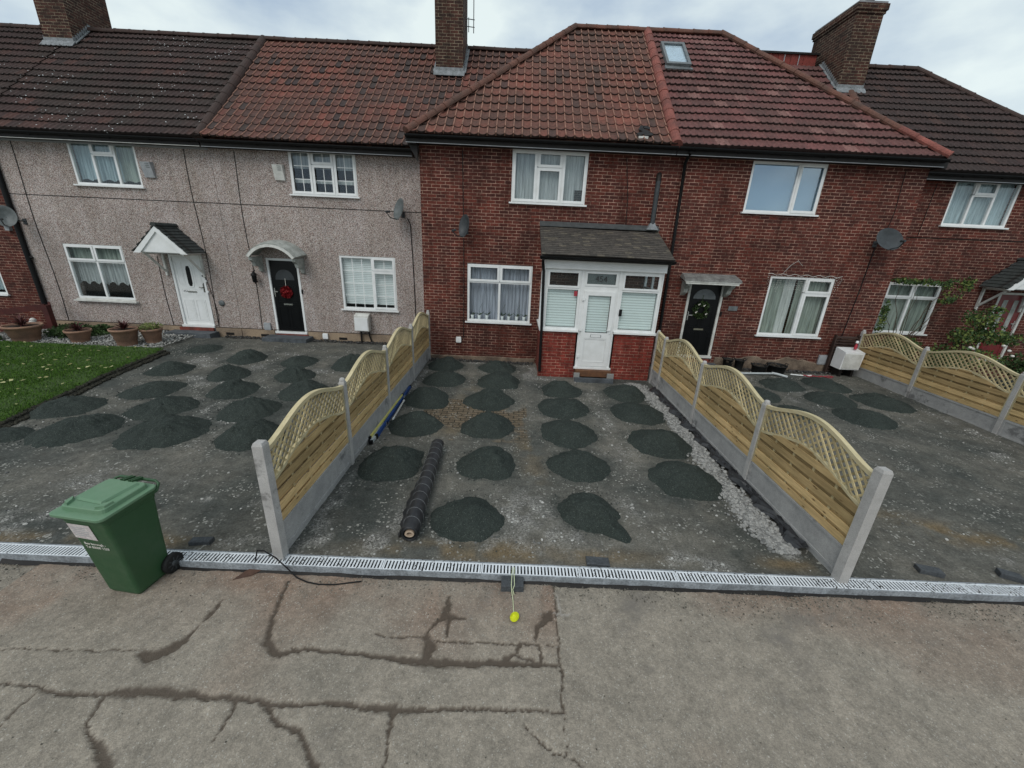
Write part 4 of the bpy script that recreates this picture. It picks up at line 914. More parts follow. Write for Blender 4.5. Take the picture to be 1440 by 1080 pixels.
window(H['h4'], 6.71, 8.41, 1.06, 2.62, YB, T2, [('net_green', 0, .3, .0, 1, 'w', 0), ('net_white', .30, .46, 0, 1, 'w', 0), ('net_green', .5, 1, .0, 1, 'w', 0)])
ops5 = [(11.5, 13.25, 4.10, 5.22), (10.65, 12.22, 1.12, 2.57), (13.92, 14.85, .40, 2.42)]
wall(H['h5'], 9.86, 15.7, YP, 15.3, 5.32, 'brick_dark', ops5)
window(H['h5'], 11.5, 13.25, 4.10, 5.22, YP, T3, [('net_blue', 0, 1, 0, 1, 'p', 0)])
window(H['h5'], 10.65, 12.22, 1.12, 2.57, YP, T22, [('net_green', 0, 1, 0, 1, 'w', 0)])

# eaves: fascia, soffit, gutter
def eaves(hs, x0, x1, yw, ye, ze, gut='black_plastic', strip='grey_plastic'):
    MB().box(x0, x1, ye+.05, ye+.075, ze-.17, ze-.01).obj('fascia', 'dark_timber', hs)
    MB().box(x0, x1, ye+.076, yw-.002, ze-.165, ze-.15).obj('soffit', 'dark_timber', hs)
    MB().box(x0, x1, ye+.05, ye+.07, ze-.185, ze-.172).obj('soffit_bead', strip, hs)
    m = MB(); n = 8; yc, zc, r = ye-.005, ze-.03, .062
    rings = []
    for x in (x0, x1):
        o_ = [(x, yc+r*math.cos(PI+PI*k/n), zc+r*math.sin(PI+PI*k/n)) for k in range(n+1)]
        i_ = [(x, yc+(r-.008)*math.cos(2*PI-PI*k/n), zc+(r-.008)*math.sin(2*PI-PI*k/n)) for k in range(n+1)]
        rings.append(o_+i_)
    m.loft(rings, True); x = x0+.4
    while x < x1: m.box(x, x+.03, ye+.0, ye+.052, zc-.075, zc+.005); x += 1.0
    m.obj('gutter', gut, hs)
eaves(H['h0'], -19.5, -13.8, YP, YE, ZE); eaves(H['h1'], -13.8, -8.14, YP, YE, ZE, strip='white_paint')
eaves(H['h2'], -8.10, -2.75, YP, YE, ZE); eaves(H['h3'], -2.66, 3.62, YB, YC, ZC); eaves(H['h4'], 3.64, 9.88, YB, YC, ZC); eaves(H['h5'], 9.9, 16.0, YP, YE, ZE+.03)
MB().box(-13.8, -8.14, YP-.03, YP-.003, ZE-.21, ZE-.155).obj('soffit_trim', 'grey_plastic', H['h1'])
MB().box(-2.64, -2.43, YC+.08, YE+.4, ZC-.20, ZC-.02).obj('boxed_eave', 'dark_timber', H['h3'])
MB().tri_prism([(-2.64, ZC-.2), (-2.43, ZC-.2), (-2.43, ZC-.55)], YC+.20, YC+.26).obj('eave_bracket', 'dark_timber', H['h3'])
MB().box(9.86, 9.98, YC+.08, YE+.3, ZC-.20, ZC-.02).obj('boxed_eave', 'dark_timber', H['h4'])

# plinths, joints, vents on the pebbledash
for hs, a, b in (('h1', -13.79, -8.13), ('h2', -8.11, -2.44)):
    gaps = {'h1': [(-9.92, -8.88)], 'h2': [(-7.14, -6.13)]}[hs]; m = MB(); x = a
    for g0, g1 in gaps: m.box(x, g0, YP-.045, YP-.002, -.1, .36); x = g1
    m.box(x, b, YP-.045, YP-.002, -.1, .36); m.obj('plinth', 'render_plinth', H[hs])
    j = MB().box(a, b, YP-.006, YP-.001, 3.80, 3.818).box(a, b, YP-.012, YP-.001, .365, .38)
    for x_, z0_, z1_ in ((-13.31, .38, 5.12), (-8.78, .38, 5.12), (-10.17, .38, 2.35)) if hs == 'h1' else ((-7.50, .38, 5.1),):
        pts = [(x_+.03*math.sin(z_*1.7+x_)+.0, YP-.008, z_) for z_ in np.linspace(z0_, z1_, 12)]; j.tube(pts, .009, 5)
    if hs == 'h2': j.tube([(-3.0, YP-.02, 3.65), (-2.93, YP-.014, 3.5), (-2.90, YP-.012, 2.6), (-2.88, YP-.012, 1.3), (-2.88, YP-.012, .4)], .013, 5)
    j.obj('wall_joint', 'dark_timber', H[hs])
    for x_ in ((-12.4, -10.55, -8.6) if hs == 'h1' else (-7.55, -5.2, -3.6)):
        m = MB()
        for k in range(5): m.box(x_+k*.045, x_+k*.045+.03, YP-.053, YP-.0455, .17, .225)
        m.box(x_-.01, x_+.235, YP-.0475, YP-.0455, .16, .235); m.obj('air_vent', 'dark_timber', H[hs])
MB().lathe((0, 0, 0), [(.085, 0), (.085, .02), (.055, .035), (.0, .035)], 16).xf(Matrix.Translation((-8.59, YP-.002, 1.10)) @ Matrix.Rotation(rad(90), 4, 'X')).obj('flue_vent', 'grey_metal', H['h1'])
MB().tube([(-8.95, YP-.01, 2.1), (-8.80, YP-.01, 1.2), (-8.76, YP-.01, .7), (-8.80, YP-.01, .45), (-8.9, YP-.01, .42)], .008, 5).obj('wire', 'dark_timber', H['h1'])

# ------------------------------------------------------------------ doors, steps, canopies
def arch_pts(cx, cz, w, h, n=10):
    return [(cx+w*math.cos(a), cz+h*math.sin(a)) for a in [2*PI*k/n for k in range(n)]]
def door(hs, x0, x1, z0, z1, yf, leaf, frame='upvc', style='white', hinge=1):
    fr = MB(); F0 = .06; y0 = yf-.004
    fr.box(x0, x0+F0, y0, y0+.09, z0, z1); fr.box(x1-F0, x1, y0, y0+.09, z0, z1); fr.box(x0+F0, x1-F0, y0, y0+.09, z1-F0, z1)
    fr.box(x0-.02, x1+.02, y0-.05, y0+.09, z0-.04, z0+.022)
    a, b, c, d = x0+F0+.004, x1-F0-.004, z0+.026, z1-F0-.004; yl = y0+.035; W_, H_ = b-a, d-c
    m = MB().box(a, b, yl, yl+.04, c, d); X_ = lambda t: a+W_*t; Z_ = lambda t: c+H_*t
    def panel(u0, u1, v0, v1, dp=.008, w_=.018):
        q = MB(); ring(q, X_(u0), X_(u1), Z_(v0), Z_(v1), w_, yl-dp, yl-.0005); o = len(m.v)
        m.v += q.v; m.f += [tuple(o+k for k in f) for f in q.f]; m.u += q.u; m.sm += q.sm
        m.box(X_(u0)+w_+.02, X_(u1)-w_-.02, yl-dp*.6, yl-.0005, Z_(v0)+w_+.02, Z_(v1)-w_-.02)
    dr = None
    if style == 'white':
        panel(.10, .46, .06, .38); panel(.54, .90, .06, .38); panel(.10, .40, .45, .54, .006, .012); panel(.60, .90, .45, .54, .006, .012); panel(.08, .3, .60, .93, .006, .012); panel(.70, .92, .60, .93, .006, .012)
    elif style == 'black':
        panel(.12, .46, .05, .36); panel(.54, .88, .05, .36); panel(.12, .46, .42, .66); panel(.54, .88, .42, .66)
    elif style == 'black4':
        panel(.12, .46, .05, .34); panel(.54, .88, .05, .34); panel(.12, .46, .40, .70); panel(.54, .88, .40, .70)
    elif style == 'red':
        panel(.12, .88, .05, .34)
    dr = m.obj('door', leaf, hs); fr.obj('door_frame', frame, dr)
    if style == 'white':
        q = MB(); cx, cz = X_(.5), Z_(.73)
        oct_ = [(cx+.062*sx, cz+sz) for sx, sz in ((-1, -.20), (-.55, -.28), (.55, -.28), (1, -.20), (1, .20), (.55, .28), (-.55, .28), (-1, .20))]
        q.tri_prism([(p[0]+(p[0]-cx)*.75, cz+(p[1]-cz)*1.16) for p in oct_], yl-.012, yl-.0005); q.obj('window_surround', leaf, dr)
        MB().tri_prism(oct_, yl-.016, yl-.0125).obj('pane', 'glass_dark' if False else 'black_plastic', dr)
    elif style == 'black':
        q = MB(); cx, cz = X_(.5), Z_(.74); pts = [(cx-.27, cz)]+[(cx-.27*math.cos(PI*k/12), cz+.02+.27*math.sin(PI*k/12)) for k in range(13)]+[(cx+.27, cz)]
        q.tri_prism(pts, yl-.008, yl-.002); q.obj('pane', 'glass_sky' if False else 'dish_dark', dr)
    elif style == 'black4':
        q = MB(); cx, cz = X_(.5), Z_(.80); pts = [(cx-.30*math.cos(PI*k/12), cz+.26*math.sin(PI*k/12)) for k in range(13)]
        q.tri_prism(pts, yl-.008, yl-.002); q.obj('pane', 'grey_metal', dr)
    elif style == 'red':
        q = MB()
        for u in (.28, .68): q.box(X_(u)-.06, X_(u)+.07, yl-.006, yl-.001, Z_(.42), Z_(.92))
        q.obj('pane', 'grey_canopy', dr)
    zl = {'white': .50, 'black': .395, 'black4': .375, 'red': .38}[style]
    MB().box(X_(.5)-.13, X_(.5)+.13, yl-.016, yl-.001, Z_(zl)-.022, Z_(zl)+.022).obj('letterbox', 'chrome' if style != 'black4' else 'brass', dr)
    hx = X_(.94) if hinge > 0 else X_(.06)
    MB().box(hx-.014, hx+.014, yl-.014, yl-.001, Z_(.50), Z_(.62)).box(hx-(.11 if hinge > 0 else -.014), hx+(-.014 if hinge > 0 else .11)*1.0, yl-.05, yl-.034, Z_(.565), Z_(.58)).box(hx-.008, hx+.008, yl-.05, yl-.014, Z_(.565), Z_(.58)).obj('handle', 'chrome', dr)
    return dr, (X_, Z_, yl)
d1, g1 = door(H['h1'], -9.86, -8.94, .40, 2.42, YP, 'upvc', style='white')
d2, g2 = door(H['h2'], -7.09, -6.18, .32, 2.44, YP, 'black_door', style='black', hinge=-1)
d4, g4 = door(H['h4'], 4.63, 5.57, .38, 2.40, YB, 'black_door', 'white_paint', style='black4', hinge=-1)
d5, g5 = door(H['h5'], 13.93, 14.84, .42, 2.42, YP, 'red_door', 'white_paint', style='red', hinge=1)
def text(s, name, size, mat, parent, loc, rot=(PI/2, 0, 0), ext=.002, align='CENTER'):
    c = bpy.data.curves.new(name, 'FONT'); c.body = s; c.size = size; c.extrude = ext; c.align_x = align; c.materials.append(MATS[mat])
    tmp = bpy.data.objects.new(name, c); COL.objects.link(tmp); bpy.context.view_layer.update()
    me = bpy.data.meshes.new_from_object(tmp.evaluated_get(bpy.context.evaluated_depsgraph_get())); bpy.data.objects.remove(tmp)
    o = bpy.data.objects.new(name, me); COL.objects.link(o); o.parent = parent
    o.location = Vector(loc)-origin(parent) if parent is not None and parent.rotation_euler.z == 0 and (parent.parent is None or parent.parent.rotation_euler.z == 0) else Vector(loc); o.rotation_euler = rot; return o
text('45A', 'door_number', .085, 'ink', d1, (-9.60, g1[2]-.004, 1.37))
MB().box(-9.03, -8.99, g1[2]-.03, g1[2]-.001, 1.40, 1.66).obj('pull_handle', 'black_plastic', d1)
m = MB()
for z in (1.42, 1.72): m.box(-8.94, -8.88, YP-.05, YP-.02, z-.03, z+.03)
m.obj('security_latch', 'upvc', d1)
MB().lathe((0, 0, 0), [(.03, 0), (.03, .02), (0, .02)], 12).xf(Matrix.Translation((-8.98, YP-.0, 1.86)) @ Matrix.Rotation(rad(90), 4, 'X')).obj('lock', 'grey_metal', d1)
def step(hs, x0, x1, zt, yf, dep=.35, gz_=.1):
    MB().box(x0+.04, x1-.04, yf-.09, yf-.05, gz_-.1, zt-.05).obj('door_step', 'red_step', hs)
    s = MB().box(x0-.12, x1+.12, yf-dep-.06, yf-.092, gz_-.15, gz_+.125); s.obj('door_step', 'step_stone', hs)
step(H['h1'], -9.98, -8.9, .40, YP, .42, .14); step(H['h2'], -7.12, -6.08, .32, YP, .48, .12); step(H['h4'], 4.7, 5.55, .36, YB, .3, .1)

def gable_canopy(hs, cx, hw, ze, zr, y0, y1):
    m = MB(); L_ = math.hypot(hw+.05, zr-ze); a = math.atan2(zr-ze, hw+.05)
    root = None
    for sx in (-1, 1):
        U = Vector((0, -sx, 0)); Vv = Vector((-sx*math.cos(a), 0, math.sin(a))); N = Vector((sx*math.sin(a), 0, math.cos(a)))
        # courses of plain tiles
        for c in range(9):
            v0 = L_*c/9; v1 = min(L_, L_*(c+1)/9+.015)
            for k in range(5):
                ya = y0-.05+(y1-y0+.04)*(k+.5*(c % 2)*.6)/5.3; yb = ya+(y1-y0)/5.2
                ya = max(y0-.05, ya); yb = min(y1-.002, yb)
                E_ = Vector((cx+sx*(hw+.05), 0, ze)); q = [E_+Vv*v0, E_+Vv*v1]
                lo = [q[0]+Vector((0, ya, 0)), q[0]+Vector((0, yb, 0)), q[1]+Vector((0, yb, 0)), q[1]+Vector((0, ya, 0))]
                m.hexa([p for p in lo], [lo[0]+N*.030, lo[1]+N*.030, lo[2]+N*.014, lo[3]+N*.014])
    cn = m.obj('canopy', 'tile_slate', hs)
    ridge('ridge_tiles', 'tile_slate', (cx, y0-.06, zr+.03), (cx, y1-.01, zr+.03), .07, .25, cn)
    MB().tri_prism([(cx-hw+.06, ze-.0), (cx+hw-.06, ze-.0), (cx, zr-.07)], y0+.0, y0+.03).obj('gable_panel', 'upvc', cn)
    b = MB(); w_ = .11
    for sx in (-1, 1):
        b.add([(cx+sx*(hw+.05), y0-.035, ze-.03), (cx+sx*(hw-.13), y0-.035, ze-.03), (cx, y0-.035, zr-.15), (cx, y0-.035, zr-.015),
               (cx+sx*(hw+.05), y0-.002, ze-.03), (cx+sx*(hw-.13), y0-.002, ze-.03), (cx, y0-.002, zr-.15), (cx, y0-.002, zr-.015)], [(0, 1, 2, 3), (7, 6, 5, 4), (0, 4, 5, 1), (1, 5, 6, 2), (2, 6, 7, 3), (3, 7, 4, 0)])
    b.obj('barge_board', 'upvc', cn)
    b = MB().box(cx-hw, cx+hw, y0+.03, y1-.003, ze-.02, ze+.0); b.obj('soffit', 'upvc', cn)
    for sx in (-1, 1):
        x = cx+sx*(hw-.14); g = MB().bar((x, y1-.03, ze-.03), (x, y1-.03, ze-.62), .05, .05, (0, 1, 0)).bar((x, y1-.04, ze-.55), (x, y0+.10, ze-.04), .045, .045).bar((x, y0+.05, ze-.045), (x, y1-.06, ze-.045), .05, .05)
        g.sphere((x, y1-.03, ze-.65), .035, 8, 5).obj('bracket', 'white_paint', cn)
    return cn
gable_canopy(H['h1'], -9.45, .67, 2.50, 3.17, 7.92, YP)
gable_canopy(H['h5'], 14.02, .78, 2.56, 3.30, 7.90, YP)
# arched canopy
cx, hw, zs, zc, ya, yb = -6.63, .64, 2.50, 2.82, 8.08, YP-.003
R_a = (hw*hw+(zc-zs)**2)/(2*(zc-zs)); a0 = math.asin(hw/R_a); m = MB(); n = 20; rings = []
for k in range(n+1):
    a = -a0+2*a0*k/n; s, c = math.sin(a), math.cos(a); P = lambda r, y: (cx+r*s, y, zc-R_a+r*c)
    rings.append([P(R_a, ya), P(R_a+.03, ya-.01), P(R_a+.045, ya+.05), P(R_a+.10, (ya+yb)/2), P(R_a+.12, yb), P(R_a+.02, yb), P(R_a, yb)])
m.loft(rings, True, False); cn = m.obj('canopy', 'grey_canopy', H['h2'])
m = MB(); rings = []
for k in range(n+1):
    a = -a0+2*a0*k/n; s, c = math.sin(a), math.cos(a)
    rings.append([(cx+r*s, y, zc-R_a+r*c) for r, y in ((R_a-.065, ya-.03), (R_a+.005, ya-.03), (R_a+.005, ya+.02), (R_a-.065, ya+.02))])
m.loft(rings, True); m.obj('arch_trim', 'white_paint', cn)
for sx in (-1, 1):
    x = cx+sx*(hw-.05); g = MB(); pr = [(yb, zs-.02), (ya+.02, zs-.02), (ya+.03, zs-.10), (ya+.14, zs-.17), (ya+.18, zs-.27), (yb-.12, zs-.30), (yb-.08, zs-.42), (yb, zs-.46)]
    g.add([(x-.045, y, z) for y, z in pr]+[(x+.045, y, z) for y, z in pr], [tuple(range(8)), tuple(range(15, 7, -1))]+[(i, 8+i, 8+(i+1) % 8, (i+1) % 8) for i in range(8)])
    g.obj('bracket', 'grey_canopy', cn)
# flat lead canopy with corbels
m = MB(); y0 = 7.26
m.hexa([(4.30, y0, 2.43), (5.78, y0, 2.43), (5.80, YB-.002, 2.50), (4.34, YB-.002, 2.50)], [(4.32, y0+.02, 2.49), (5.76, y0+.02, 2.49), (5.76, YB-.002, 2.60), (4.38, YB-.002, 2.60)])
cn = m.obj('canopy', 'weathered_canopy', H['h4'])
MB().box(4.36, 5.72, y0+.02, y0+.06, 2.36, 2.428).box(4.40, 5.68, y0+.06, YB-.003, 2.385, 2.405).box(4.33, 5.75, y0+.005, y0+.03, 2.41, 2.4295).obj('fascia', 'white_paint', cn)
for x in (4.47, 5.60):
    pr = [(YB-.002, 2.38), (y0+.06, 2.38), (y0+.07, 2.32), (y0+.20, 2.22), (y0+.24, 2.12), (YB-.06, 2.05), (YB-.002, 2.03)]
    MB().add([(x-.055, y, z) for y, z in pr]+[(x+.055, y, z) for y, z in pr], [tuple(range(7)), tuple(range(13, 6, -1))]+[(i, 7+i, 7+(i+1) % 7, (i+1) % 7) for i in range(7)]).obj('bracket', 'grey_canopy', cn)

# ------------------------------------------------------------------ glazed porch
hp = H['h3']; x0, x1, yf = .70, 3.47, 6.42; dx0, dx1 = 1.62, 2.44
m = MB()
def pier(a, b, c, d, z1): m.box(a, b, c, d, -.1, z1)
pier(dx1+.02, x1, yf, yf+.11, 1.17); pier(x1-.11, x1, yf+.112, YB-.002, 1.17); m.obj('porch_wall', 'brick_porch', hp); m = MB()
pier(x0, dx0-.02, yf, yf+.11, 1.17); pier(x0, x0+.11, yf+.112, YB-.002, 1.17)
pw_ = m.obj('porch_wall', 'brick_porch', hp)
MB().box(x0-.02, x0+.01, yf-.01, yf+.02, -.05, 1.16).obj('corner_trim', 'red_step', pw_)
s = MB().box(x0-.05, dx0-.02, yf-.06, yf+.12, 1.172, 1.215).box(dx1+.02, x1+.04, yf-.06, yf+.12, 1.172, 1.215).box(x0-.05, x0+.12, yf+.121, YB-.002, 1.172, 1.215); s.obj('sill', 'upvc', pw_)
def plight(a, b, z0, z1, tl, name='porch_window'):
    q = MB(); ring(q, a, b, z0, z1, .05, yf+.01, yf+.08)
    q.box(a+.05, b-.05, yf+.012, yf+.078, tl-.03, tl+.03); q2 = MB(); ring(q, a+.035, b-.035, tl+.015, z1-.035, .045, yf-.006, yf+.0095)
    q.box(a+.2, b-.2, yf-.014, yf-.007, z1-.055, z1-.045)
    o = q.obj(name, 'upvc', hp); MB().box(a+.03, b-.03, yf+.042, yf+.046, z0+.03, z1-.03).obj('pane', 'glass', o)
    MB().box(a+.055, b-.055, yf+.10, yf+.106, z0+.06, tl-.04).obj('blind', 'blind_green', o); return o
plight(x0+.04, 1.56, 1.217, 2.63, 2.20); plight(2.50, x1-.03, 1.217, 2.63, 2.20)
m = MB(); 
for a, b in ((x0, x0+.038), (1.562, dx0-.002), (dx1+.002, 2.498), (x1-.028, x1)): m.box(a, b, yf+.0, yf+.10, 1.216, 2.63)
m.box(x0-.0, x1+.0, yf-.03, yf+.09, 2.632, 2.66); m.box(x0-.02, x1+.02, yf-.07, yf-.035, 2.64, 2.86)
m.box(1.562, dx0-.002, yf+.0, yf+.10, .26, 1.171); m.box(dx1+.002, 2.498, yf+.0, yf+.10, .26, 1.171)
m.box(dx0, dx1, yf+.01, yf+.09, 2.19, 2.25)
fr_ = m.obj('porch_frame', 'upvc', hp)
# right and left cheeks and gable ends
m = MB()
for xx in (x0, x1-.06):
    m.box(xx, xx+.06, yf+.11, yf+.17, 1.216, 2.66); m.box(xx, xx+.06, YB-.07, YB-.003, 1.216, 2.66); m.box(xx, xx+.06, yf+.171, YB-.071, 2.56, 2.66); m.box(xx+.005, xx+.055, (yf+YB)/2, (yf+YB)/2+.06, 1.216, 2.559); m.box(xx+.007, xx+.053, yf+.171, YB-.071, 2.17, 2.22)
    m.add([(xx, yf+.0, 2.661), (xx, YB-.003, 2.661), (xx, YB-.003, 3.52), (xx+.06, yf+.0, 2.661), (xx+.06, YB-.003, 2.661), (xx+.06, YB-.003, 3.52)], [(0, 1, 2), (5, 4, 3), (0, 3, 4, 1), (1, 4, 5, 2), (2, 5, 3, 0)])
sf = m.obj('porch_side_frame', 'upvc', hp)
for xx in (x0+.028, x1-.032): MB().box(xx, xx+.004, yf+.15, YB-.05, 1.22, 2.6).obj('pane', 'glass', sf)
MB().box(x0+.09, x0+.096, yf+.17, YB-.1, 1.25, 2.16).obj('blind', 'blind_green', sf)
tl = MB(); ring(tl, dx0-.0, dx1+.0, 2.25, 2.63, .05, yf+.012, yf+.08); ring(tl, dx0+.03, dx1-.03, 2.275, 2.605, .045, yf-.004, yf+.0115)
tl = tl.obj('top_light', 'upvc', hp); MB().box(dx0+.03, dx1-.03, yf+.042, yf+.046, 2.28, 2.60).obj('pane', 'glass_frost', tl)
MB().box(dx0+.06, dx1-.06, yf+.06, yf+.07, 2.27, 2.62).obj('backing', 'grey_plastic', tl)
text('454', 'house_number', .19, 'ink', tl, ((dx0+dx1)/2, yf+.030, 2.375), ext=.004)
m = MB(); ring(m, dx0, dx1, .30, 2.19, .055, yf+.005, yf+.085); m.box(dx0-.05, dx1+.05, yf-.06, yf+.1, .255, .298)
ax0, ax1, az0, az1 = dx0+.045, dx1-.045, .33, 2.155
lf = MB(); ring(lf, ax0, ax1, az0, az1, .095, yf-.02, yf+.0045); lf.box(ax0+.095, ax1-.095, yf-.019, yf+.0040, 1.03, 1.17); lf.box(ax0+.095, ax1-.095, yf-.006, yf+.004, az0+.095, 1.03)
q = MB(); ring(lf, ax0+.10, ax1-.10, az0+.10, 1.025, .02, yf-.016, yf-.0065)
pd = lf.obj('porch_door', 'upvc', hp); m.obj('door_frame', 'upvc', pd)
MB().box(ax0+.09, ax1-.09, yf+.0005, yf+.004, 1.165, az1-.09).obj('pane', 'glass', pd)
MB().box(ax0+.10, ax1-.10, yf+.05, yf+.056, 1.18, az1-.10).obj('blind', 'blind_green', pd)
q = MB().box(1.90, 2.16, yf-.032, yf-.021, 1.07, 1.125); q.obj('letterbox', 'upvc', pd)
q = MB()
for a_ in (1.90, 2.15): q.box(a_, a_+.012, yf-.034, yf-.0325, 1.065, 1.13)
q.box(1.90, 2.16, yf-.034, yf-.0325, 1.125, 1.132); q.obj('letterbox_trim', 'grey_metal', pd)
q = MB()
for z in (.55, 1.22, 1.95): q.box(ax0-.05, ax0+.03, yf-.034, yf-.0205, z-.012, z+.055)
q.obj('hinge', 'upvc', pd)
MB().box(ax1-.055, ax1-.02, yf-.04, yf-.0205, 1.16, 1.34).box(ax1-.12, ax1-.03, yf-.06, yf-.041, 1.24, 1.26).obj('handle', 'upvc', pd)
MB().box(2.53, 2.60, yf-.012, yf+.009, 1.60, 1.76).obj('door_bell', 'black_plastic', hp)
MB().box(2.16, 2.26, yf+.075, yf+.09, 1.18, 1.42).obj('parcel_note', 'grey_metal', pd)
st = MB().box(dx0-.02, dx1+.04, yf-.20, yf-.008, .105, .252); st.obj('door_step', 'orange_brick', hp)
MB().box(dx0-.06, dx0+.08, yf-.25, yf-.205, -.02, .20).box(dx1-.06, dx1+.10, yf-.26, yf-.205, -.02, .21).obj('door_step', 'rubble', hp)
MB().box(dx0-.05, dx1+.08, yf-.36, yf-.262, -.05, .10).obj('door_step', 'step_stone', hp)
MB().box(1.0, 1.02, yf-.01, yf+.0, .0, .01).obj('mortar', 'rubble', pw_)
# red mark sticker on the left light
MB().box(1.42, 1.50, yf+.036, yf+.040, 2.02, 2.14).obj('sticker', 'red_hose', hp)
# tiled lean-to roof
ye_, ze_ = 6.14, 2.93; a = math.atan2(3.60-ze_, YB-.01-ye_); AX = (Vector((1, 0, 0)), Vector((0, math.cos(a), math.sin(a))), Vector((0, -math.sin(a), math.cos(a))))
vl = math.hypot(3.60-ze_, YB-.01-ye_)
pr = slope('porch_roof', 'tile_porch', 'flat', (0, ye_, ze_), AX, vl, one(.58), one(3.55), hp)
MB().hexa([(.57, YB-.15, 3.575), (3.56, YB-.15, 3.575), (3.56, YB-.004, 3.62), (.57, YB-.004, 3.62)], [(.57, YB-.15, 3.60), (3.56, YB-.15, 3.60), (3.56, YB-.004, 3.70), (.57, YB-.004, 3.70)]).obj('lead_flashing', 'porch_lead', pr)
MB().box(.56, 3.56, ye_+.02, yf-.072, ze_-.10, ze_-.07).obj('soffit', 'dark_timber', pr)
m = MB(); m.loft([[(x, ye_-.03+.05*math.cos(PI+PI*k/8), ze_-.02+.05*math.sin(PI+PI*k/8)) for k in range(9)] for x in (.54, 3.56)], True); m.obj('gutter', 'black_plastic', pr)
MB().tube([(.62, ye_-.03, 2.86), (.63, yf-.10, 2.75), (.66, yf-.07, 2.55), (.70, yf-.075, 1.2), (.72, yf-.075, .15)], .034, 10).obj('downpipe', 'black_plastic', hp)

# pipes and wires on the facades
MB().tube([(3.93, YC+.0, 5.30), (3.95, YB-.06, 5.12), (3.98, YB-.06, 3.9), (4.02, YB-.06, 1.1), (4.04, YB-.06, .05)], .038, 10).obj('downpipe', 'black_plastic', H['h4'])
MB().tube([(3.37, YB-.10, 3.63), (3.37, YB-.08, 4.70)], .058, 12).obj('soil_pipe', 'dish_dark', H['h3'])
MB().tube([(3.37, YB-.08, 4.68), (3.375, YB-.05, 4.82), (3.40, YB+.02, 4.86)], .06, 10).obj('pipe_elbow', 'dark_timber', H['h3'])
MB().add([(3.22, YB-.22, 3.60), (3.50, YB-.22, 3.60), (3.50, YB-.01, 3.60), (3.22, YB-.01, 3.60), (3.32, YB-.14, 3.76), (3.42, YB-.14, 3.76), (3.42, YB-.05, 3.76), (3.32, YB-.05, 3.76)], [(4, 5, 6, 7), (0, 1, 5, 4), (1, 2, 6, 5), (2, 3, 7, 6), (3, 0, 4, 7)]).obj('pipe_collar', 'lead', H['h3'])
MB().tube([(-13.82, YP-.06, 5.1), (-13.83, YP-.06, 3.5), (-13.80, YP-.06, .25)], .06, 10).tube([(-13.85, YP-.06, 2.2), (-13.70, YP-.05, 2.15)], .03, 6).obj('downpipe', 'black_plastic', H['h0'])
m = MB().tube([(-1.38, YB-.012, 5.2), (-1.36, YB-.012, 3.7)], .009, 5).tube([(-1.35, YB-.012, 3.2), (-1.34, YB-.012, 2.0), (-1.35, YB-.012, .6)], .009, 5).tube([(2.55, YB-.012, 5.2), (2.70, YB-.012, 4.3), (2.74, YB-.012, 3.7)], .008, 5); m.obj('wire', 'dark_timber', H['h3'])
MB().tube([(9.15, YB-.012, 3.45), (9.12, YB-.012, 2.4), (9.05, YB-.012, 1.2), (8.98, YB-.012, .3)], .012, 5).tube([(9.28, YB-.012, 5.2), (9.34, YB-.012, 4.3), (9.30, YB-.012, 3.8)], .007, 5).obj('wire', 'black_plastic', H['h4'])
MB().tube([(10.6, YP-.014, 5.1), (10.5, YP-.014, 4.0), (10.1, YP-.012, 3.76), (13.9, YP-.012, 3.78)], .011, 5).tube([(11.0, YP-.012, 5.1), (10.98, YP-.012, 3.8)], .008, 5).obj('wire', 'dark_timber', H['h5'])

# ------------------------------------------------------------------ dishes, boxes, lamp, wreaths
def dish(px, py, pz, nx_, nz_, rw, rh, mat, label, wallp):
    """offset dish: px.. centre, facing direction nx,ny=-,nz"""
    t = thing('satellite_dish', label, 'satellite dish', (px, wallp, pz), 0, 'satellite dishes on the house fronts')
    N = Vector((nx_, -1, nz_)).normalized(); S = Vector((0, 0, 1)).cross(N).normalized(); U = N.cross(S); c = Vector((px, py, pz))
    m = MB(); rings = []; n = 24
    for f, dd in ((.02, .0), (.35, .012), (.7, .045), (1, .09), (1.02, .09), (1.0, .082), (.7, .037), (.35, .004), (.02, -.008)):
        rings.append([tuple(c+S*rw*f*math.cos(2*PI*k/n)+U*rh*f*math.sin(2*PI*k/n)+N*(dd-.05)) for k in range(n)])
    m.loft(rings, True, True).obj('reflector', mat, t)
    MB().tube([c-U*rh*.9-N*.02, c-U*rh*1.05+N*.22, c-U*rh*.75+N*.36], .012, 6).obj('feed_arm', 'dish_dark', t)
    e = c-U*rh*.72+N*.38; MB().tube([e-N*.0, e-N*.10+U*.04], .028, 8).obj('receiver', 'dish_dark', t)
    MB().tube([c-N*.05, c-N*.12-U*.03, Vector((px+(.0), wallp-.02, pz-.10))], .018, 6).box(px-.05, px+.05, wallp-.015, wallp-.001, pz-.18, pz-.03).obj('wall_bracket', 'dish_dark', t)
dish(-13.62, YP-.42, 3.22, .75, .35, .22, .27, 'dish_grey', 'grey satellite dish on the pebbledash wall at far left', YP)
dish(-3.12, YP-.32, 3.84, -.85, .4, .20, .28, 'dish_grey', 'grey satellite dish seen edge on, on pebbledash beside the brick corner', YP)
dish(-1.28, YB-.30, 3.48, -.9, .25, .18, .27, 'dish_dark', 'narrow dark satellite dish on red brick above the flowerpot window', YB)
dish(9.12, YB-.35, 3.62, .10, .42, .36, .27, 'dish_dark', 'wide dark satellite dish on red brick at the right', YB)
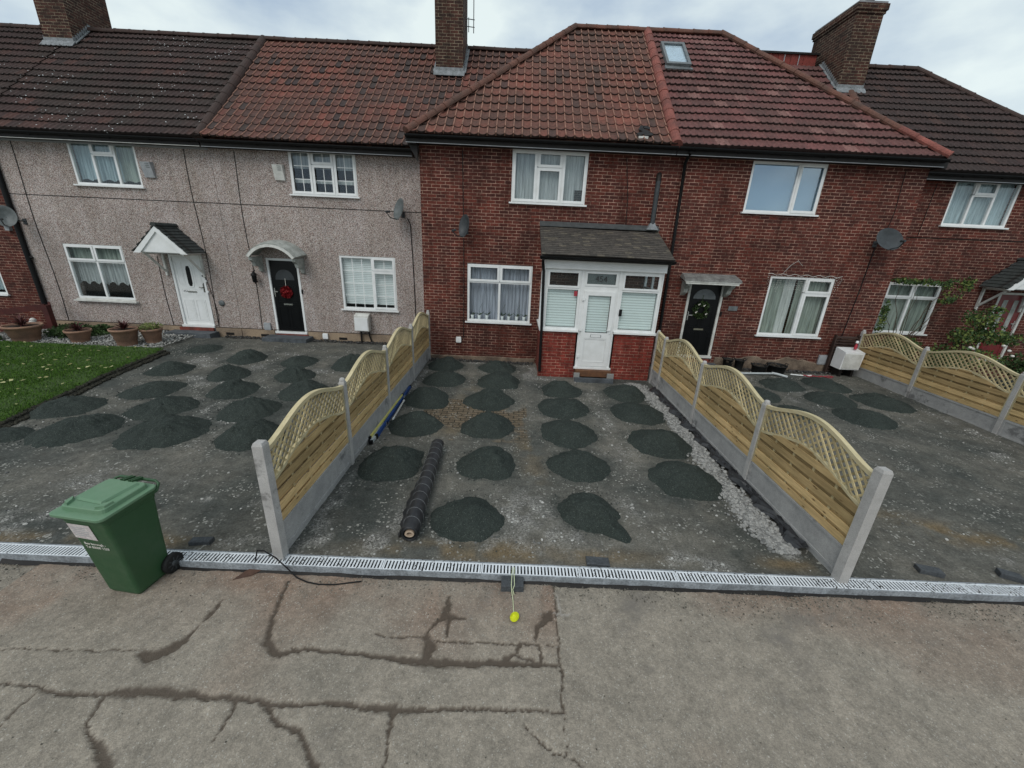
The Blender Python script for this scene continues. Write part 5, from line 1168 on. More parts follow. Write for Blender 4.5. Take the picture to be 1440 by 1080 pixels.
def alarm(cx, cz, label, g):
    t = thing('alarm_box', label, 'alarm box', (cx, YP, cz), 0, 'alarm boxes on the pebbledash walls')
    m = MB(); a, b = cx-.13, cx+.13
    m.hexa([(a, YP-.05, cz-.19), (b, YP-.05, cz-.19), (b, YP-.002, cz-.19), (a, YP-.002, cz-.19)], [(a, YP-.13, cz+.17), (b, YP-.13, cz+.17), (b, YP-.002, cz+.19), (a, YP-.002, cz+.19)])
    m.obj('casing', g, t)
    q = MB()
    for k in range(3): q.box(cx+.0, cx+.10, YP-.128+.01*k, YP-.10, cz+.13-.045*k, cz+.145-.045*k)
    q.obj('louvre', 'grey_metal', t)
alarm(-9.80, 4.55, 'pale grey alarm box beside the left upstairs window', 'grey_plastic'); alarm(-6.34, 4.63, 'white alarm box left of the upstairs window with small panes', 'white_paint')
t = thing('meter_box', 'white meter box under the blinded window on the pebbledash wall', 'meter box', (-4.42, YP, .7))
m = MB().hexa([(-4.64, YP-.24, .50), (-4.22, YP-.24, .50), (-4.22, YP-.046, .50), (-4.64, YP-.046, .50)], [(-4.64, YP-.22, .94), (-4.22, YP-.22, .94), (-4.22, YP-.046, 1.0), (-4.64, YP-.046, 1.0)]); m.obj('cabinet', 'white_paint', t)
MB().box(-4.62, -4.24, YP-.255, YP-.241, .52, .90).obj('door', 'upvc', t)
MB().tube([(-4.5, YP-.12, .5), (-4.5, YP-.12, .1)], .03, 8).tube([(-4.28, YP-.10, .5), (-4.26, YP-.10, .32), (-4.2, YP-.08, .1)], .022, 6).obj('pipe', 'dark_timber', t)
t = thing('gas_meter_box', 'white box on the ground against the far right fence and wall', 'meter box', (9.1, 7.35, .1))
m = MB().hexa([(8.80, 7.12, .33), (9.32, 7.12, .33), (9.36, 7.5, .33), (8.84, 7.5, .33)], [(8.84, 7.12, .80), (9.36, 7.12, .80), (9.38, 7.5, .86), (8.86, 7.5, .86)]); m.obj('cabinet', 'upvc', t)
MB().box(8.84, 9.30, 7.105, 7.118, .36, .76).obj('door', 'white_paint', t)
MB().box(8.90, 8.96, 7.2, 7.45, .08, .33).obj('leg', 'dark_timber', t); MB().box(9.22, 9.28, 7.2, 7.45, .08, .33).obj('leg', 'dark_timber', t)
m = MB(); m.box(8.78, 8.82, 7.52, 7.60, .1, 1.18); m.box(9.40, 9.44, 7.52, 7.60, .1, 1.18)
for k in range(13): m.hexa([(8.821, 7.53, .15+k*.078), (9.399, 7.53, .15+k*.078), (9.399, 7.59, .18+k*.078), (8.821, 7.59, .18+k*.078)], [(8.821, 7.53, .17+k*.078), (9.399, 7.53, .17+k*.078), (9.399, 7.59, .20+k*.078), (8.821, 7.59, .20+k*.078)])
tag(m.obj('louvred_panel', 'louver'), 'dark brown slatted panel leaning on the brick wall behind the white box', 'panel')
t = MB().lathe((9.20, 7.30, .855), [(.035, 0), (.035, .10), (.022, .13), (.022, .17)], 12).obj('spray_can', 'red_hose'); tag(t, 'small red can with white cap standing on the white box', 'can')
MB().lathe((9.20, 7.30, 1.026), [(.034, 0), (.034, .05), (.02, .06)], 12).obj('cap', 'upvc', t)
for nm, x, y, z, s, lb in (('wall_socket', -1.48, YB, .55, .065, 'small grey box low on the brick wall left of the porch'), ('wall_socket', 8.70, YB, .44, .11, 'grey utility box low on the brick wall beside the white meter box'),
                           ('wall_socket', -5.60, YP-.046, .26, .07, 'small white box on the plinth right of the black door'), ('wall_socket', -7.33, YP, .47, .09, 'pale cover plate low on the wall left of the black door')):
    o = MB().box(x-s, x+s, y-.05, y-.001, z-s*1.2, z+s*1.2).box(x-s*1.1, x+s*1.1, y-.058, y-.0505, z-s*.9, z+s*.9).obj(nm, 'grey_plastic' if x > 0 or x < -7 else 'upvc'); tag(o, lb, 'utility box')
t = thing('wall_lantern', 'black iron lantern on the wall left of the arched canopy', 'lantern', (-7.40, YP, 1.9))
MB().tube([(-7.42, YP-.01, 1.78), (-7.42, YP-.12, 1.72), (-7.40, YP-.16, 1.84), (-7.40, YP-.16, 2.02), (-7.40, YP-.08, 2.10)], .012, 6).obj('bracket', 'black_plastic', t)
m = MB().lathe((-7.40, YP-.16, 1.76), [(.03, 0), (.06, .02), (.075, .2)], 6, False).lathe((-7.40, YP-.16, 1.96), [(.10, 0), (.03, .09), (.01, .13)], 6); m.obj('lantern_body', 'black_plastic', t)
def wreath(cx, cz, y, r, mat, label, deco, n=260, thick=.05):
    t = thing('wreath', label, 'wreath', (cx, y, cz)); P = []
    for k in range(n):
        a = random.random()*2*PI; rr = (r*math.sqrt(random.random()) if mat == 'red_fabric' else r+thick*(random.random()-.5)*2)
        P.append((cx+rr*math.cos(a), y-.02-.05*random.random(), cz+rr*math.sin(a)))
    b = MB(); 
    for p in P:
        v = Vector((random.random()-.5, random.random()-.5, random.random()-.5)).normalized()*.035; w_ = Vector((v.z, v.x, -v.y))*.5
        p = Vector(p); b.add([p-v, p+w_, p+v, p-w_], [(0, 1, 2, 3)])
    b.obj('foliage', mat, t)
    for a, q in deco:
        d = MB().sphere((cx+q*math.cos(a), y-.07, cz+q*math.sin(a)), .022, 6, 4).sphere((cx+q*math.cos(a)+.03, y-.06, cz+q*math.sin(a)+.02), .016, 6, 4)
        d.obj('decoration', 'white_dec' if mat != 'red_fabric' else 'red_fabric', t)
    MB().tube([(cx, y-.02, cz+r*.9), (cx, y-.01, cz+r+.22)], .008, 5).obj('ribbon', 'white_dec' if mat == 'red_fabric' else 'leaf_dark', t)
wreath(-6.63, 1.50, g2[2], .17, 'red_fabric', 'round red wreath hanging on the black door under the arched canopy', [(random.random()*6.28, random.random()*.14) for k in range(5)], 520)
wreath(5.06, 1.66, g4[2], .17, 'leaf_dark', 'green wreath with white flowers on the black door beside the porch', [(2.2, .17), (3.6, .16), (5.6, .17), (1.2, .12)], 420, .07)
MB().box(5.78, 6.02, YB-.018, YB-.001, 1.68, 1.80).obj('door_plaque', 'grey_metal', H['h4'])
MB().box(5.585, 5.625, YB-.03, YB-.005, 1.52, 1.64).obj('door_bell', 'black_plastic', d4)
MB().box(-6.175, -6.14, YP-.03, YP-.003, 1.48, 1.6).obj('door_bell', 'black_plastic', d2)
# orchid pots on the ground floor window sill, inside
for k, x in enumerate((-1.12, -.93, -.72, -.30, -.12, .10, .30)):
    t = thing('orchid', 'white orchid pot inside the sash window, number %s from the left' % ['one', 'two', 'three', 'four', 'five', 'six', 'seven'][k], 'houseplant', (x, YB+.10, 1.14), 0, 'orchid pots on the window sill')
    MB().lathe((0, 0, 0), [(.035, 0), (.048, .10), (.042, .10), (.04, .08)], 12).obj('pot', 'upvc', t, local=True)
    m = MB()
    for j in range(5):
        a = j*1.26+k; m.add([(0, 0, .09), (.06*math.cos(a)-.02*math.sin(a), .02*math.sin(a), .15), (.15*math.cos(a), .02*math.sin(a), .14+.02*j), (.06*math.cos(a)+.02, .02, .13)], [(0, 1, 2, 3)])
    if k % 2: m.tube([(0, 0, .09), (.02, 0, .3), (.08, 0, .42)], .004, 4)
    m.obj('leaf', 'leaf_dark', t, local=True)

# ------------------------------------------------------------------ fences with wavy lattice panels
def ftop(t): return 1.245+.20*math.sin(PI*t)**1.5
def fmid(t): return .885+.195*math.sin(PI*t)**1.5
def panel(parent, x, ya, yb, face, seed, flat=False):
    """one panel between posts, lying in the plane x; face is the side (+1/-1) that shows the boards"""
    L_ = yb-ya; full = L_ > 1.2; K = 28
    T = (lambda t: ftop(t)) if full else (lambda t: 1.25+.06*t); Mf = (lambda t: fmid(t)) if full else (lambda t: .88+.05*t)
    root = MB(); rj = random.Random(seed)
    for f, h, w_, off in ((T, .045, .052, 0), (Mf, .032, .040, 0)):
        rings = []
        for k in range(K+1):
            t = k/K; y = ya+L_*t; z = f(t); rings.append([(x-w_/2, y, z-h), (x+w_/2, y, z-h), (x+w_/2, y, z), (x-w_/2, y, z)])
        if f is T: root.loft(rings, True)
        else: mid = MB().loft(rings, True)
    root.box(x-.022, x+.022, ya, ya+.028, .385, T(0)-.046).box(x-.022, x+.022, yb-.028, yb, .385, T(1)-.046)
    p = root.obj('fence_panel', 'wood_rail', parent); mid.obj('middle_rail', 'wood_rail', p)
    # diagonal lattice, two crossing layers
    la = MB(); sp = .102
    def inside(y, z):
        t = (y-ya)/L_
        return 0 < t < 1 and Mf(t)-.01 < z < T(t)-.03
    for sg, xo in ((1, face*.010), (-1, -face*.006)):
        c0 = (ya if sg > 0 else ya)-2.2; n = int((L_+4.4)/sp)
        for k in range(n):
            c = c0+k*sp+rj.uniform(-.004, .004); run = None; N_ = 90
            for j in range(N_+1):
                z = .80+.70*j/N_; y = c+sg*(z-.8)*1.0+(0 if sg > 0 else .7)
                if inside(y, z):
                    if run is None: run = [(y, z), (y, z)]
                    run[1] = (y, z)
                elif run:
                    if run[1][1]-run[0][1] > .03: la.bar((x+xo, run[0][0], run[0][1]), (x+xo, run[1][0], run[1][1]), .009, .021, (1, 0, 0)) if False else la.bar((x+xo, run[0][0], run[0][1]), (x+xo, run[1][0], run[1][1]), .023, .011, (1, 0, 0))
                    run = None
            if run and run[1][1]-run[0][1] > .03: la.bar((x+xo, run[0][0], run[0][1]), (x+xo, run[1][0], run[1][1]), .023, .011, (1, 0, 0))
    la.obj('lattice', 'wood_lattice', p)
    # horizontal boards clipped by the wavy middle rail, and the battens between them
    b = MB(); rows = []; z = .388
    while z < 1.08: rows.append((z, .086, .016)); rows.append((z+.068, .082, -.014)); z += .130
    for z, h, o_ in rows:
        z1 = z+h; xo = face*o_+rj.uniform(-.002, .002)
        ys = [ya+.028+(L_-.056)*i/40 for i in range(41)]; ok = [y for y in ys if Mf((y-ya)/L_)-.02 > z+.012]
        if ok:
            a_, b_ = min(ok), max(ok); rings = []; N_ = 16; dz = rj.uniform(-.005, .005); tw = rj.uniform(-.004, .004)
            for i in range(N_+1):
                y = a_+(b_-a_)*i/N_; d_ = dz+tw*(i/N_-.5)*2; zt_ = min(z1+d_, Mf((y-ya)/L_)-.018); rings.append([(x+xo-.006, y, z+d_), (x+xo+.006, y, z+d_), (x+xo+.006, y, max(zt_, z+d_+.004)), (x+xo-.006, y, max(zt_, z+d_+.004))])
            b.loft(rings, True)
    b.obj('boards', 'wood_board', p)
    if full:
        for t in (.2, .4, .6, .8):
            y = ya+L_*t; MB().box(x-.007, x+.009, y-.016, y+.016, .39, Mf(t)-.033).obj('batten', 'wood_lattice', p)
def post(parent, x, y, z1, w_=.105, big=False):
    m = MB(); h = w_/2; z0 = -.2
    m.loft([[(x-h, y-h, z0), (x+h, y-h, z0), (x+h, y+h, z0), (x-h, y+h, z0)], [(x-h, y-h, z1-.03), (x+h, y-h, z1-.03), (x+h, y+h, z1-.03), (x-h, y+h, z1-.03)], [(x-h+.012, y-h+.012, z1), (x+h-.012, y-h+.012, z1), (x+h-.012, y+h-.012, z1), (x-h+.012, y+h-.012, z1)]], True)
    o = m.obj('concrete_post', 'concrete_post', parent)
    if not big:   # cast collar below the rounded cap
        MB().lathe((x, y, z1), [(h*.92, -.005), (h*.95, .018), (h*.6, .035), (0, .038)], 12).obj('cap', 'concrete_post', o)
    return o
def gravel_board(parent, x, ya, yb, face, z0=-.1, z1=.38):
    m = MB().box(x-.016, x+.016, ya, yb, z0, z1); f = x+face*.016
    for a, b, c, d in ((ya, yb, z1-.035, z1), (ya, yb, .06, .09), (ya, ya+.04, .091, z1-.036), (yb-.04, yb, .091, z1-.036)):
        m.box(min(f, f+face*.010)+.0003*face, max(f, f+face*.010), a+.001, b-.001, c, d-.0005)
    m.obj('gravel_board', 'gravel_board', parent)
def fence(x, ys, face, label, tops):
    t = thing('garden_fence', label, 'fence', (x, ys[0], 0), 0, 'wavy lattice fences between the plots')
    for i, y in enumerate(ys): post(t, x, y, tops[i], .100 if i == 0 and y < .5 else .078, i == 0 and y < .5)
    for i in range(len(ys)-1):
        ya, yb = ys[i]+(.051 if i == 0 and ys[0] < .5 else .040), ys[i+1]-.040
        panel(t, x, ya, yb, face, int(x*10)+i); gravel_board(t, x, ya, yb, face)
    return t
fence(XL, [.10, 1.93, 3.78, 5.65, 7.48], 1, 'lattice top fence with concrete posts left of the middle plot, nearest the wheelie bin', [1.34, 1.30, 1.29, 1.31, 1.32])
fence(XR, [.10, 1.90, 3.80, 5.72, 6.26], -1, 'lattice top fence with concrete posts right of the middle plot, ending at the glazed porch', [1.34, 1.26, 1.26, 1.26, 1.30])
fence(XF, [.15, 2.06, 3.93, 5.79, 7.55], -1, 'lattice top fence by the white box at the far right, in front of the climber', [1.30, 1.28, 1.29, 1.29, 1.31])

# ------------------------------------------------------------------ drainage channel along the pavement
t = thing('drainage_channel', 'long galvanised slotted drain channel between pavement and plots', 'drain', (0, .06, 0))
m = MB(); zt = .020; ya, yb = -.035, .125; x0, x1 = -9.2, 9.5
segs = []
for s in range(19):
    a = x0+s*1.0; b = min(x1, a+.996)
    m.box(a, b, ya+.012, ya+.026, zt-.006, zt); m.box(a, b, yb-.026, yb-.012, zt-.006, zt)
    m.box(a, a+.012, ya+.026, yb-.026, zt-.006, zt); m.box(b-.012, b, ya+.026, yb-.026, zt-.006, zt)
    x = a+.012+.016
    while x < b-.03: m.box(x, x+.018, ya+.0261, yb-.0261, zt-.0055, zt-.0003); x += .0345
m.obj('grating', 'galv', t)
m = MB(); m.box(x0, x1, ya, ya+.011, -.10, zt+.004); m.box(x0, x1, yb-.011, yb, -.10, zt+.004); m.obj('channel_edge', 'drain_edge', t)
MB().box(x0, x1, ya+.0115, yb-.0115, -.11, -.05).obj('channel_bed', 'drain_dark', t)
# uneven mortar haunch in front of the channel
m = MB(); V = []; n = 900
for k in range(n+1):
    x = -5+11*k/n; e = .018+.03*float(fbm(x*5, 2, 3))+.01*float(fbm(x*40, 2, 3)); V += [(x, ya-.001, PZ+.035*float(fbm(x*3, 9, 1))), (x, ya-e, PZ-.004)]
m.add(V, [(2*k, 2*k+1, 2*k+3, 2*k+2) for k in range(n)]); m.obj('mortar_bed', 'dark_timber', t)
def paver(x, y, z, rz, label, l=.20, w_=.10, h=.06, rx=0):
    m = MB().loft([[(sx*(l/2-e), sy*(w_/2-e), zz) for sx, sy in ((-1, -1), (1, -1), (1, 1), (-1, 1))] for zz, e in ((0, .003), (.004, 0), (h-.006, 0), (h, .006))], True)
    o = m.obj('paver', 'paver_dark'); o.location = (x, y, z); o.rotation_euler = (rx, 0, rz); tag(o, label, 'paver', 'loose dark pavers by the drain'); return o
paver(-3.20, .24, .0, .1, 'loose dark paver behind the drain just right of the wheelie bin', .21, .085)
paver(1.01, .20, .0, -.05, 'loose dark paver behind the drain in the middle plot', .24, .11, .04)
paver(4.60, .26, .0, -.25, 'loose dark paver behind the drain in the right plot', .22, .10)
paver(5.45, .24, .0, -.5, 'loose dark paver behind the drain at the right edge of the picture', .18, .10)
paver(.11, -.09, PZ-.01, .02, 'dark paver wedged under the front of the drain with yellow string round it', .22, .14, .085)
m = MB().tube([(.11, .05, .045), (.105, -.02, .045), (.10, -.155, .03), (.105, -.17, -.03), (.12, -.26, PZ+.008), (.125, -.36, PZ+.008), (.13, -.42, PZ+.012)], .004, 5)
m.tube([(.125, .05, .042), (.125, -.03, .04), (.13, -.16, .03), (.115, -.165, -.02), (.13, -.2, PZ+.01)], .004, 5); sph = MB()
g = m.obj('string_line', 'string'); tag(g, 'yellow builders string hanging from the drain to the pavement', 'string')
m = MB().sphere((0, 0, 0), .042, 10, 8, (1, .8, .7))
for k in range(14):
    a = k*.45; m.tube([(.044*math.cos(q)*math.cos(a), .036*math.sin(q), .033*math.cos(q)*math.sin(a)) for q in np.linspace(0, 2*PI, 14)], .004, 4)
o = m.xf(Matrix.Rotation(.9, 4, 'Z')).obj('string_ball', 'hi_yellow'); o.location = (.135, -.455, PZ+.03); tag(o, 'bright yellow ball of string on the pavement', 'string ball')
m = MB().tube([(-2.58, -.03, -.02), (-2.50, .03, .02), (-2.44, .0, .17), (-2.36, -.02, .19), (-2.25, -.03, .12), (-2.13, -.06, .02), (-2.02, -.11, PZ+.02), (-1.90, -.15, PZ+.01), (-1.78, -.17, PZ+.008), (-1.62, -.165, PZ+.008), (-1.5, -.14, PZ+.01), (-1.38, -.115, PZ+.01)], .007, 6)
tag(m.obj('loose_cable', 'black_plastic'), 'thin black cable looped round the foot of the left front post', 'cable')
m = MB(); V = [(-2.62, -.16, 0), (-2.47, -.10, .004), (-2.40, -.02, .012), (-2.50, .0, .02), (-2.56, -.06, .01)]
m.add([(x, y, PZ+z+.004) for x, y, z in V]+[(x, y, PZ+z+.010) for x, y, z in V], [(4, 3, 2, 1, 0), (5, 6, 7, 8, 9)]+[(i, (i+1) % 5, 5+(i+1) % 5, 5+i) for i in range(5)])
tag(m.obj('rag', 'rag_brown'), 'brown scrap of cloth on the pavement by the left front post', 'rag')

# ------------------------------------------------------------------ wheelie bin
t = thing('wheelie_bin', 'green wheelie bin with lighter green lid on the pavement, by the left fence', 'wheelie bin', (-3.47, -.215, PZ+.006), rad(-7))
BIN = t
def rr(w_, d, r, z, cy=0, n=4, tilt=0):
    out = []
    for sx, sy, a0_ in ((1, 1, 0), (-1, 1, PI/2), (-1, -1, PI), (1, -1, 1.5*PI)):
        for k in range(n+1):
            a = a0_+PI/2*k/n; x = sx*(w_/2-r)+r*math.cos(a); y = sy*(d/2-r)+r*math.sin(a); out.append((x, y+cy, z+tilt*(y)))
    return out
HB = .93
m = MB().loft([rr(.33, .34, .03, .0, .02), rr(.36, .37, .035, .03, .02), rr(.372, .39, .035, .16, .015), rr(.415, .445, .035, .60, -.005), rr(.445, .49, .035, .84, -.02), rr(.455, .50, .035, .845, -.02), rr(.46, .505, .035, HB-.035, -.02)], True)
bd = m.obj('body', 'bin_green', t, local=True)
m = MB().loft([rr(.475, .525, .04, HB-.045, -.02), rr(.50, .555, .045, HB-.04, -.02), rr(.50, .555, .045, HB-.008, -.02), rr(.48, .53, .04, HB-.004, -.02)], True); m.obj('rim', 'bin_green', bd, local=True)
m = MB(); tl = .03
m.loft([rr(.53, .555, .05, HB-.006, -.045, tilt=tl), rr(.545, .57, .055, HB+.004, -.045, tilt=tl), rr(.545, .57, .055, HB+.022, -.045, tilt=tl), rr(.53, .555, .05, HB+.026, -.045, tilt=tl), rr(.45, .46, .05, HB+.028, -.03, tilt=tl), rr(.44, .45, .05, HB+.060, -.03, tilt=tl), rr(.425, .435, .05, HB+.066, -.03, tilt=tl)], True)
ld = m.obj('lid', 'bin_lid_green', t, local=True)
m = MB(); zt = HB+.066
m.hexa([(-.15, -.16, zt), (.13, -.18, zt-.001), (.17, .155, zt+.004), (-.19, .165, zt+.004)], [(-.14, -.14, zt+.014), (.12, -.16, zt+.013), (.15, .145, zt+.024), (-.17, .155, zt+.024)]); m.obj('lid_panel', 'bin_lid_green', ld, local=True)
for sx in (-1, 1):
    MB().hexa([(sx*.14, -.245, zt-.01), (sx*.21, -.215, zt-.01), (sx*.215, -.13, zt-.006), (sx*.16, -.17, zt-.006)], [(sx*.145, -.24, zt+.014), (sx*.205, -.21, zt+.012), (sx*.21, -.135, zt+.016), (sx*.165, -.175, zt+.018)]).obj('lid_grip', 'bin_lid_green', ld, local=True)
m = MB().tube([(-.245, .225, HB-.03), (-.245, .265, HB+.03), (-.20, .28, HB+.045), (.20, .28, HB+.045), (.245, .265, HB+.03), (.245, .225, HB-.03)], .014, 8)
m.obj('handle', 'bin_green', t, local=True)
for x in (-.06, .03, .06, -.03): MB().bar((x, .17, zt+.01), (x, .28, HB+.055), .018, .03).obj('hinge', 'bin_green', ld, local=True)
for sx in (-1, 1):
    q = MB(); Rm = Matrix.Translation((sx*.215, .195, .095)) @ Matrix.Rotation(rad(90), 4, 'Y')
    w_ = MB().lathe((0, 0, 0), [(.075, -.022), (.098, -.020), (.10, 0), (.098, .020), (.075, .022)], 24, True).xf(Rm).obj('wheel', 'rubber', t, local=True)
    q = MB().lathe((0, 0, 0), [(.03, -.026), (.03, .030), (.012, .034)], 12).xf(Rm)
    for k in range(8):
        a = k*PI/4; q.add([tuple(Rm @ Vector(p)) for p in ((.02*math.cos(a+.3), .02*math.sin(a+.3), .024), (.02*math.cos(a-.3), .02*math.sin(a-.3), .024), (.068*math.cos(a-.1), .068*math.sin(a-.1), .024), (.068*math.cos(a+.1), .068*math.sin(a+.1), .024))], [(0, 1, 2, 3)])
    q.obj('hub', 'dish_dark', w_, local=True)
MB().tube([(-.21, .195, .095), (.21, .195, .095)], .012, 8).obj('axle', 'grey_metal', t, local=True)
def onfront(u, z, off=.004):  # point on the tapering front face
    f = (z-.60)/(.84-.60) if z > .6 else (z-.16)/(.60-.16)
    y = (-.2275-(.265-.2275)*f) if z > .6 else (-.18-(.2275-.18)*f)
    return (u, y-off, z)
q = [onfront(-.185, .665), onfront(.045, .655), onfront(.04, .825), onfront(-.19, .825)]
MB().hexa(q, [(a, b-.0015, c) for a, b, c in q]).obj('sticker', 'paper', bd, local=True)
q = MB()
for k in range(5):
    a = onfront(-.17, .70+.022*k, .0058); b = onfront(-.17+.14+.05*((k*7) % 3)/3, .70+.022*k, .0058); q.bar(a, b, .001, .006)
q.obj('printed_line', 'grey_plastic', bd, local=True)
for k in range(4): q_ = MB().box(-.10+.045*k, -.075+.045*k, -.289, -.285, HB-.19, HB-.1) if False else None
fr_rot = math.atan2(.0475, .44)
for s, z in (('Bee borough -', .595), ('Tel 00000 1233', .555)):
    o = text(s, 'bin_lettering', .036, 'white_dec', None, (0, 0, 0), ext=.001, align='LEFT'); o.parent = bd; o.location = onfront(-.13, z, .004); o.rotation_euler = (PI/2+fr_rot, 0, 0)
MB().lathe((0, 0, 0), [(.012, 0), (.012, .004), (0, .005)], 10).xf(Matrix.Translation((.03, -.165, .10)) @ Matrix.Rotation(rad(90), 4, 'X')).obj('plug', 'black_plastic', bd, local=True)

KX, KY, KZ = .92, .88, 1.015
for o in [c for c in BIN.children_recursive]:
    if o.name.startswith('bin_lettering'): o.location = (o.location.x*KX, o.location.y*KY-.002, o.location.z*KZ); continue
    wh = o.name.startswith('wheel') or o.name.startswith('hub')
    for v in o.data.vertices:
        if wh: v.co.x += math.copysign(.215, v.co.x)*(KX-1); v.co.y += .195*(KY-1)
        else: v.co = (v.co.x*KX, v.co.y*KY, v.co.z*KZ)
# ------------------------------------------------------------------ roll of membrane, levels, torn membrane
t = thing('membrane_roll', 'black roll of weed membrane with white lines lying on the middle plot', 'membrane roll', (-1.07, 1.45, 0))
a_, b_ = Vector((-1.03, .40, .105)), Vector((-1.10, 2.45, .105)); m = MB(); n = 26; rings = []
d = (b_-a_).normalized(); sd2 = d.cross(Vector((0, 0, 1))); ro = random.Random(3)
for k in range(n+1):
    f = k/n; c = a_+(b_-a_)*f; ring_ = []
    for j in range(22):
        an = 2*PI*j/22; r = .098+.003*math.sin(an*3+k*.7)+.002*ro.random(); 
        ring_.append(tuple(c+sd2*math.cos(an)*r+Vector((0, 0, 1))*math.sin(an)*r*.97))
    rings.append(ring_)
m.loft(rings, False, True)
for c in (a_, b_): 
    for r in (.075, .088): m.tube([c+sd2*math.cos(an)*r+Vector((0, 0, 1))*math.sin(an)*r for an in np.linspace(0, 2*PI, 20)], .007, 5)
rl = m.obj('roll', 'membrane', t)
m = MB()
for e, s_ in ((a_, 1), (b_, -1)):
    c = e+d*s_*.03; rg = [[tuple(c+sd2*math.cos(an)*r+Vector((0, 0, 1))*math.sin(an)*r) for an in [2*PI*j/18 for j in range(18)]] for r in (.097, .05)]; m.loft(rg, False)
m.obj('roll_end', 'membrane', rl)
for e, s_ in ((a_, -1), (b_, 1)):
    m = MB()
    rg = [[tuple(e+d*s_*o_+sd2*math.cos(an)*r+Vector((0, 0, 1))*math.sin(an)*r*.8) for an in [2*PI*j/18+.2 for j in range(18)]] for r, o_ in ((.052, -.05), (.052, .004), (.030, .004), (.028, -.05))]; m.loft(rg, False, False)
    m.obj('core_tube', 'cardboard', t)
m = MB(); k = 0; f = .07
while f < .99:
    c = a_+(b_-a_)*f; m.tube([c+d*(.035*math.sin(an-.4))+sd2*math.cos(an)*.1015+Vector((0, 0, 1))*math.sin(an)*.0995 for an in np.linspace(-.2, PI+.2, 14)], .0013, 4); f += .078
m.obj('white_line', 'grey_plastic', rl)
m = MB()   # loose flap along the left side
V = []; n = 20
for k in range(n+1):
    f = .02+.52*k/n; c = a_+(b_-a_)*f; w_ = .03+.05*math.sin(PI*min(1, f*1.7))+.012*math.sin(k*1.7)
    V += [tuple(c-sd2*.085+Vector((0, 0, .04))), tuple(c-sd2*(.095+w_*.5)+Vector((0, 0, .006*math.sin(k)-.04))), tuple(c-sd2*(.10+w_)+Vector((0, 0, -.092+.01*abs(math.sin(k*1.3)))))]
m.add(V, [q for k in range(n) for q in ((3*k, 3*k+1, 3*k+4, 3*k+3), (3*k+1, 3*k+2, 3*k+5, 3*k+4))], None, True); m.obj('loose_flap', 'membrane', rl)
def level(name, ya, yb, x0_, x1_, z, w_, h, mat, label, ends='black_plastic', marks=None):
    m = MB().bar((x0_, ya, z), (x1_, yb, z), w_, h); o = m.obj(name, mat); tag(o, label, 'spirit level' if 'level' in name else 'tool')
    e = MB(); dv = Vector((x1_-x0_, yb-ya, 0)).normalized()
    A_, B_ = Vector((x0_, ya, z)), Vector((x1_, yb, z))
    MB().bar(A_-dv*.02, A_+dv*.03, w_+.006, h+.006).obj('end_cap', ends, o); MB().bar(B_-dv*.03, B_+dv*.02, w_+.006, h+.006).obj('end_cap', ends, o)
    for k in (marks or ()):
        c = A_+(B_-A_)*k; MB().bar(c-dv*.06, c+dv*.06, w_+.003, h*.6).obj('vial', 'silver', o)
    return o
level('spirit_level', 2.62, 4.55, -2.235, -2.225, .05, .03, .09, 'yellow_metal', 'long yellow spirit level lying against the left fence', marks=(.2, .5))
level('spirit_level', 2.75, 5.15, -2.175, -2.215, .035, .035, .07, 'blue_plastic', 'long blue spirit level lying beside the yellow one', marks=(.75,))
level('straight_edge', 2.55, 3.3, -2.20, -2.19, .03, .05, .05, 'silver', 'short silver bar at the near end of the spirit levels')
level('white_tube', 3.42, 4.30, -2.09, -2.13, .05, .022, .022, 'white_stone', 'thin white tube lying beside the blue level', ends='upvc')
m = MB(); V = []; n = 60; ro = random.Random(11)
for k in range(n+1):
    y = .5+5.3*k/n; w_ = .10+.05*math.sin(k*.9)+.04*ro.random(); xr = 3.475
    for j in range(5): V.append((xr-w_*j/4*1.15, y+.02*ro.random(), .015+.045*abs(math.sin(k*1.3+j*1.9))*(j < 4)+.02*ro.random()))
m.add(V, [(5*k+j, 5*k+j+1, 5*k+j+6, 5*k+j+5) for k in range(n) for j in range(4)]); tag(m.obj('torn_membrane', 'membrane'), 'torn black membrane crumpled along the foot of the right garden fence', 'membrane')

# ------------------------------------------------------------------ clutter by the right brick wall
def tub(x, y, r, h, label, rz=0, lean=0):
    t = thing('black_tub', label, 'tub', (x, y, float(gz(x, y))-.01), rz, 'black tubs by the right brick wall')
    if lean: t.rotation_euler = (lean, .25, rz)
    MB().lathe((0, 0, 0), [(r*.78, 0), (r, h), (r+.012, h), (r+.012, h+.012), (r-.01, h+.012), (r-.012, h-.01), (r*.74, .012)], 18).obj('tub_wall', 'rubber', t, local=True)
    m = MB()
    for s in (-1, 1): m.tube([(s*r, -.06, h), (s*(r+.02), -.05, h+.05), (s*(r+.02), .05, h+.05), (s*r, .06, h)], .010, 6)
    m.obj('handle', 'rubber', t, local=True)
    m = MB(); rj = random.Random(int(x*9))
    for k in range(16): m.sphere((rj.uniform(-.6, .6)*r, rj.uniform(-.6, .6)*r, h*.8+rj.uniform(-.02, .03)), rj.uniform(.03, .06), 5, 4)
    m.obj('contents', 'soil', t, local=True)
tub(5.95, 7.40, .13, .30, 'tall narrow black tub against the wall, leftmost of the tubs'); tub(6.28, 7.42, .12, .28, 'tall black tub second from the left against the wall')
tub(6.72, 7.22, .19, .22, 'low black tub between the tall tubs and the widest one'); tub(7.25, 7.30, .24, .22, 'widest black tub, nearest the white box')
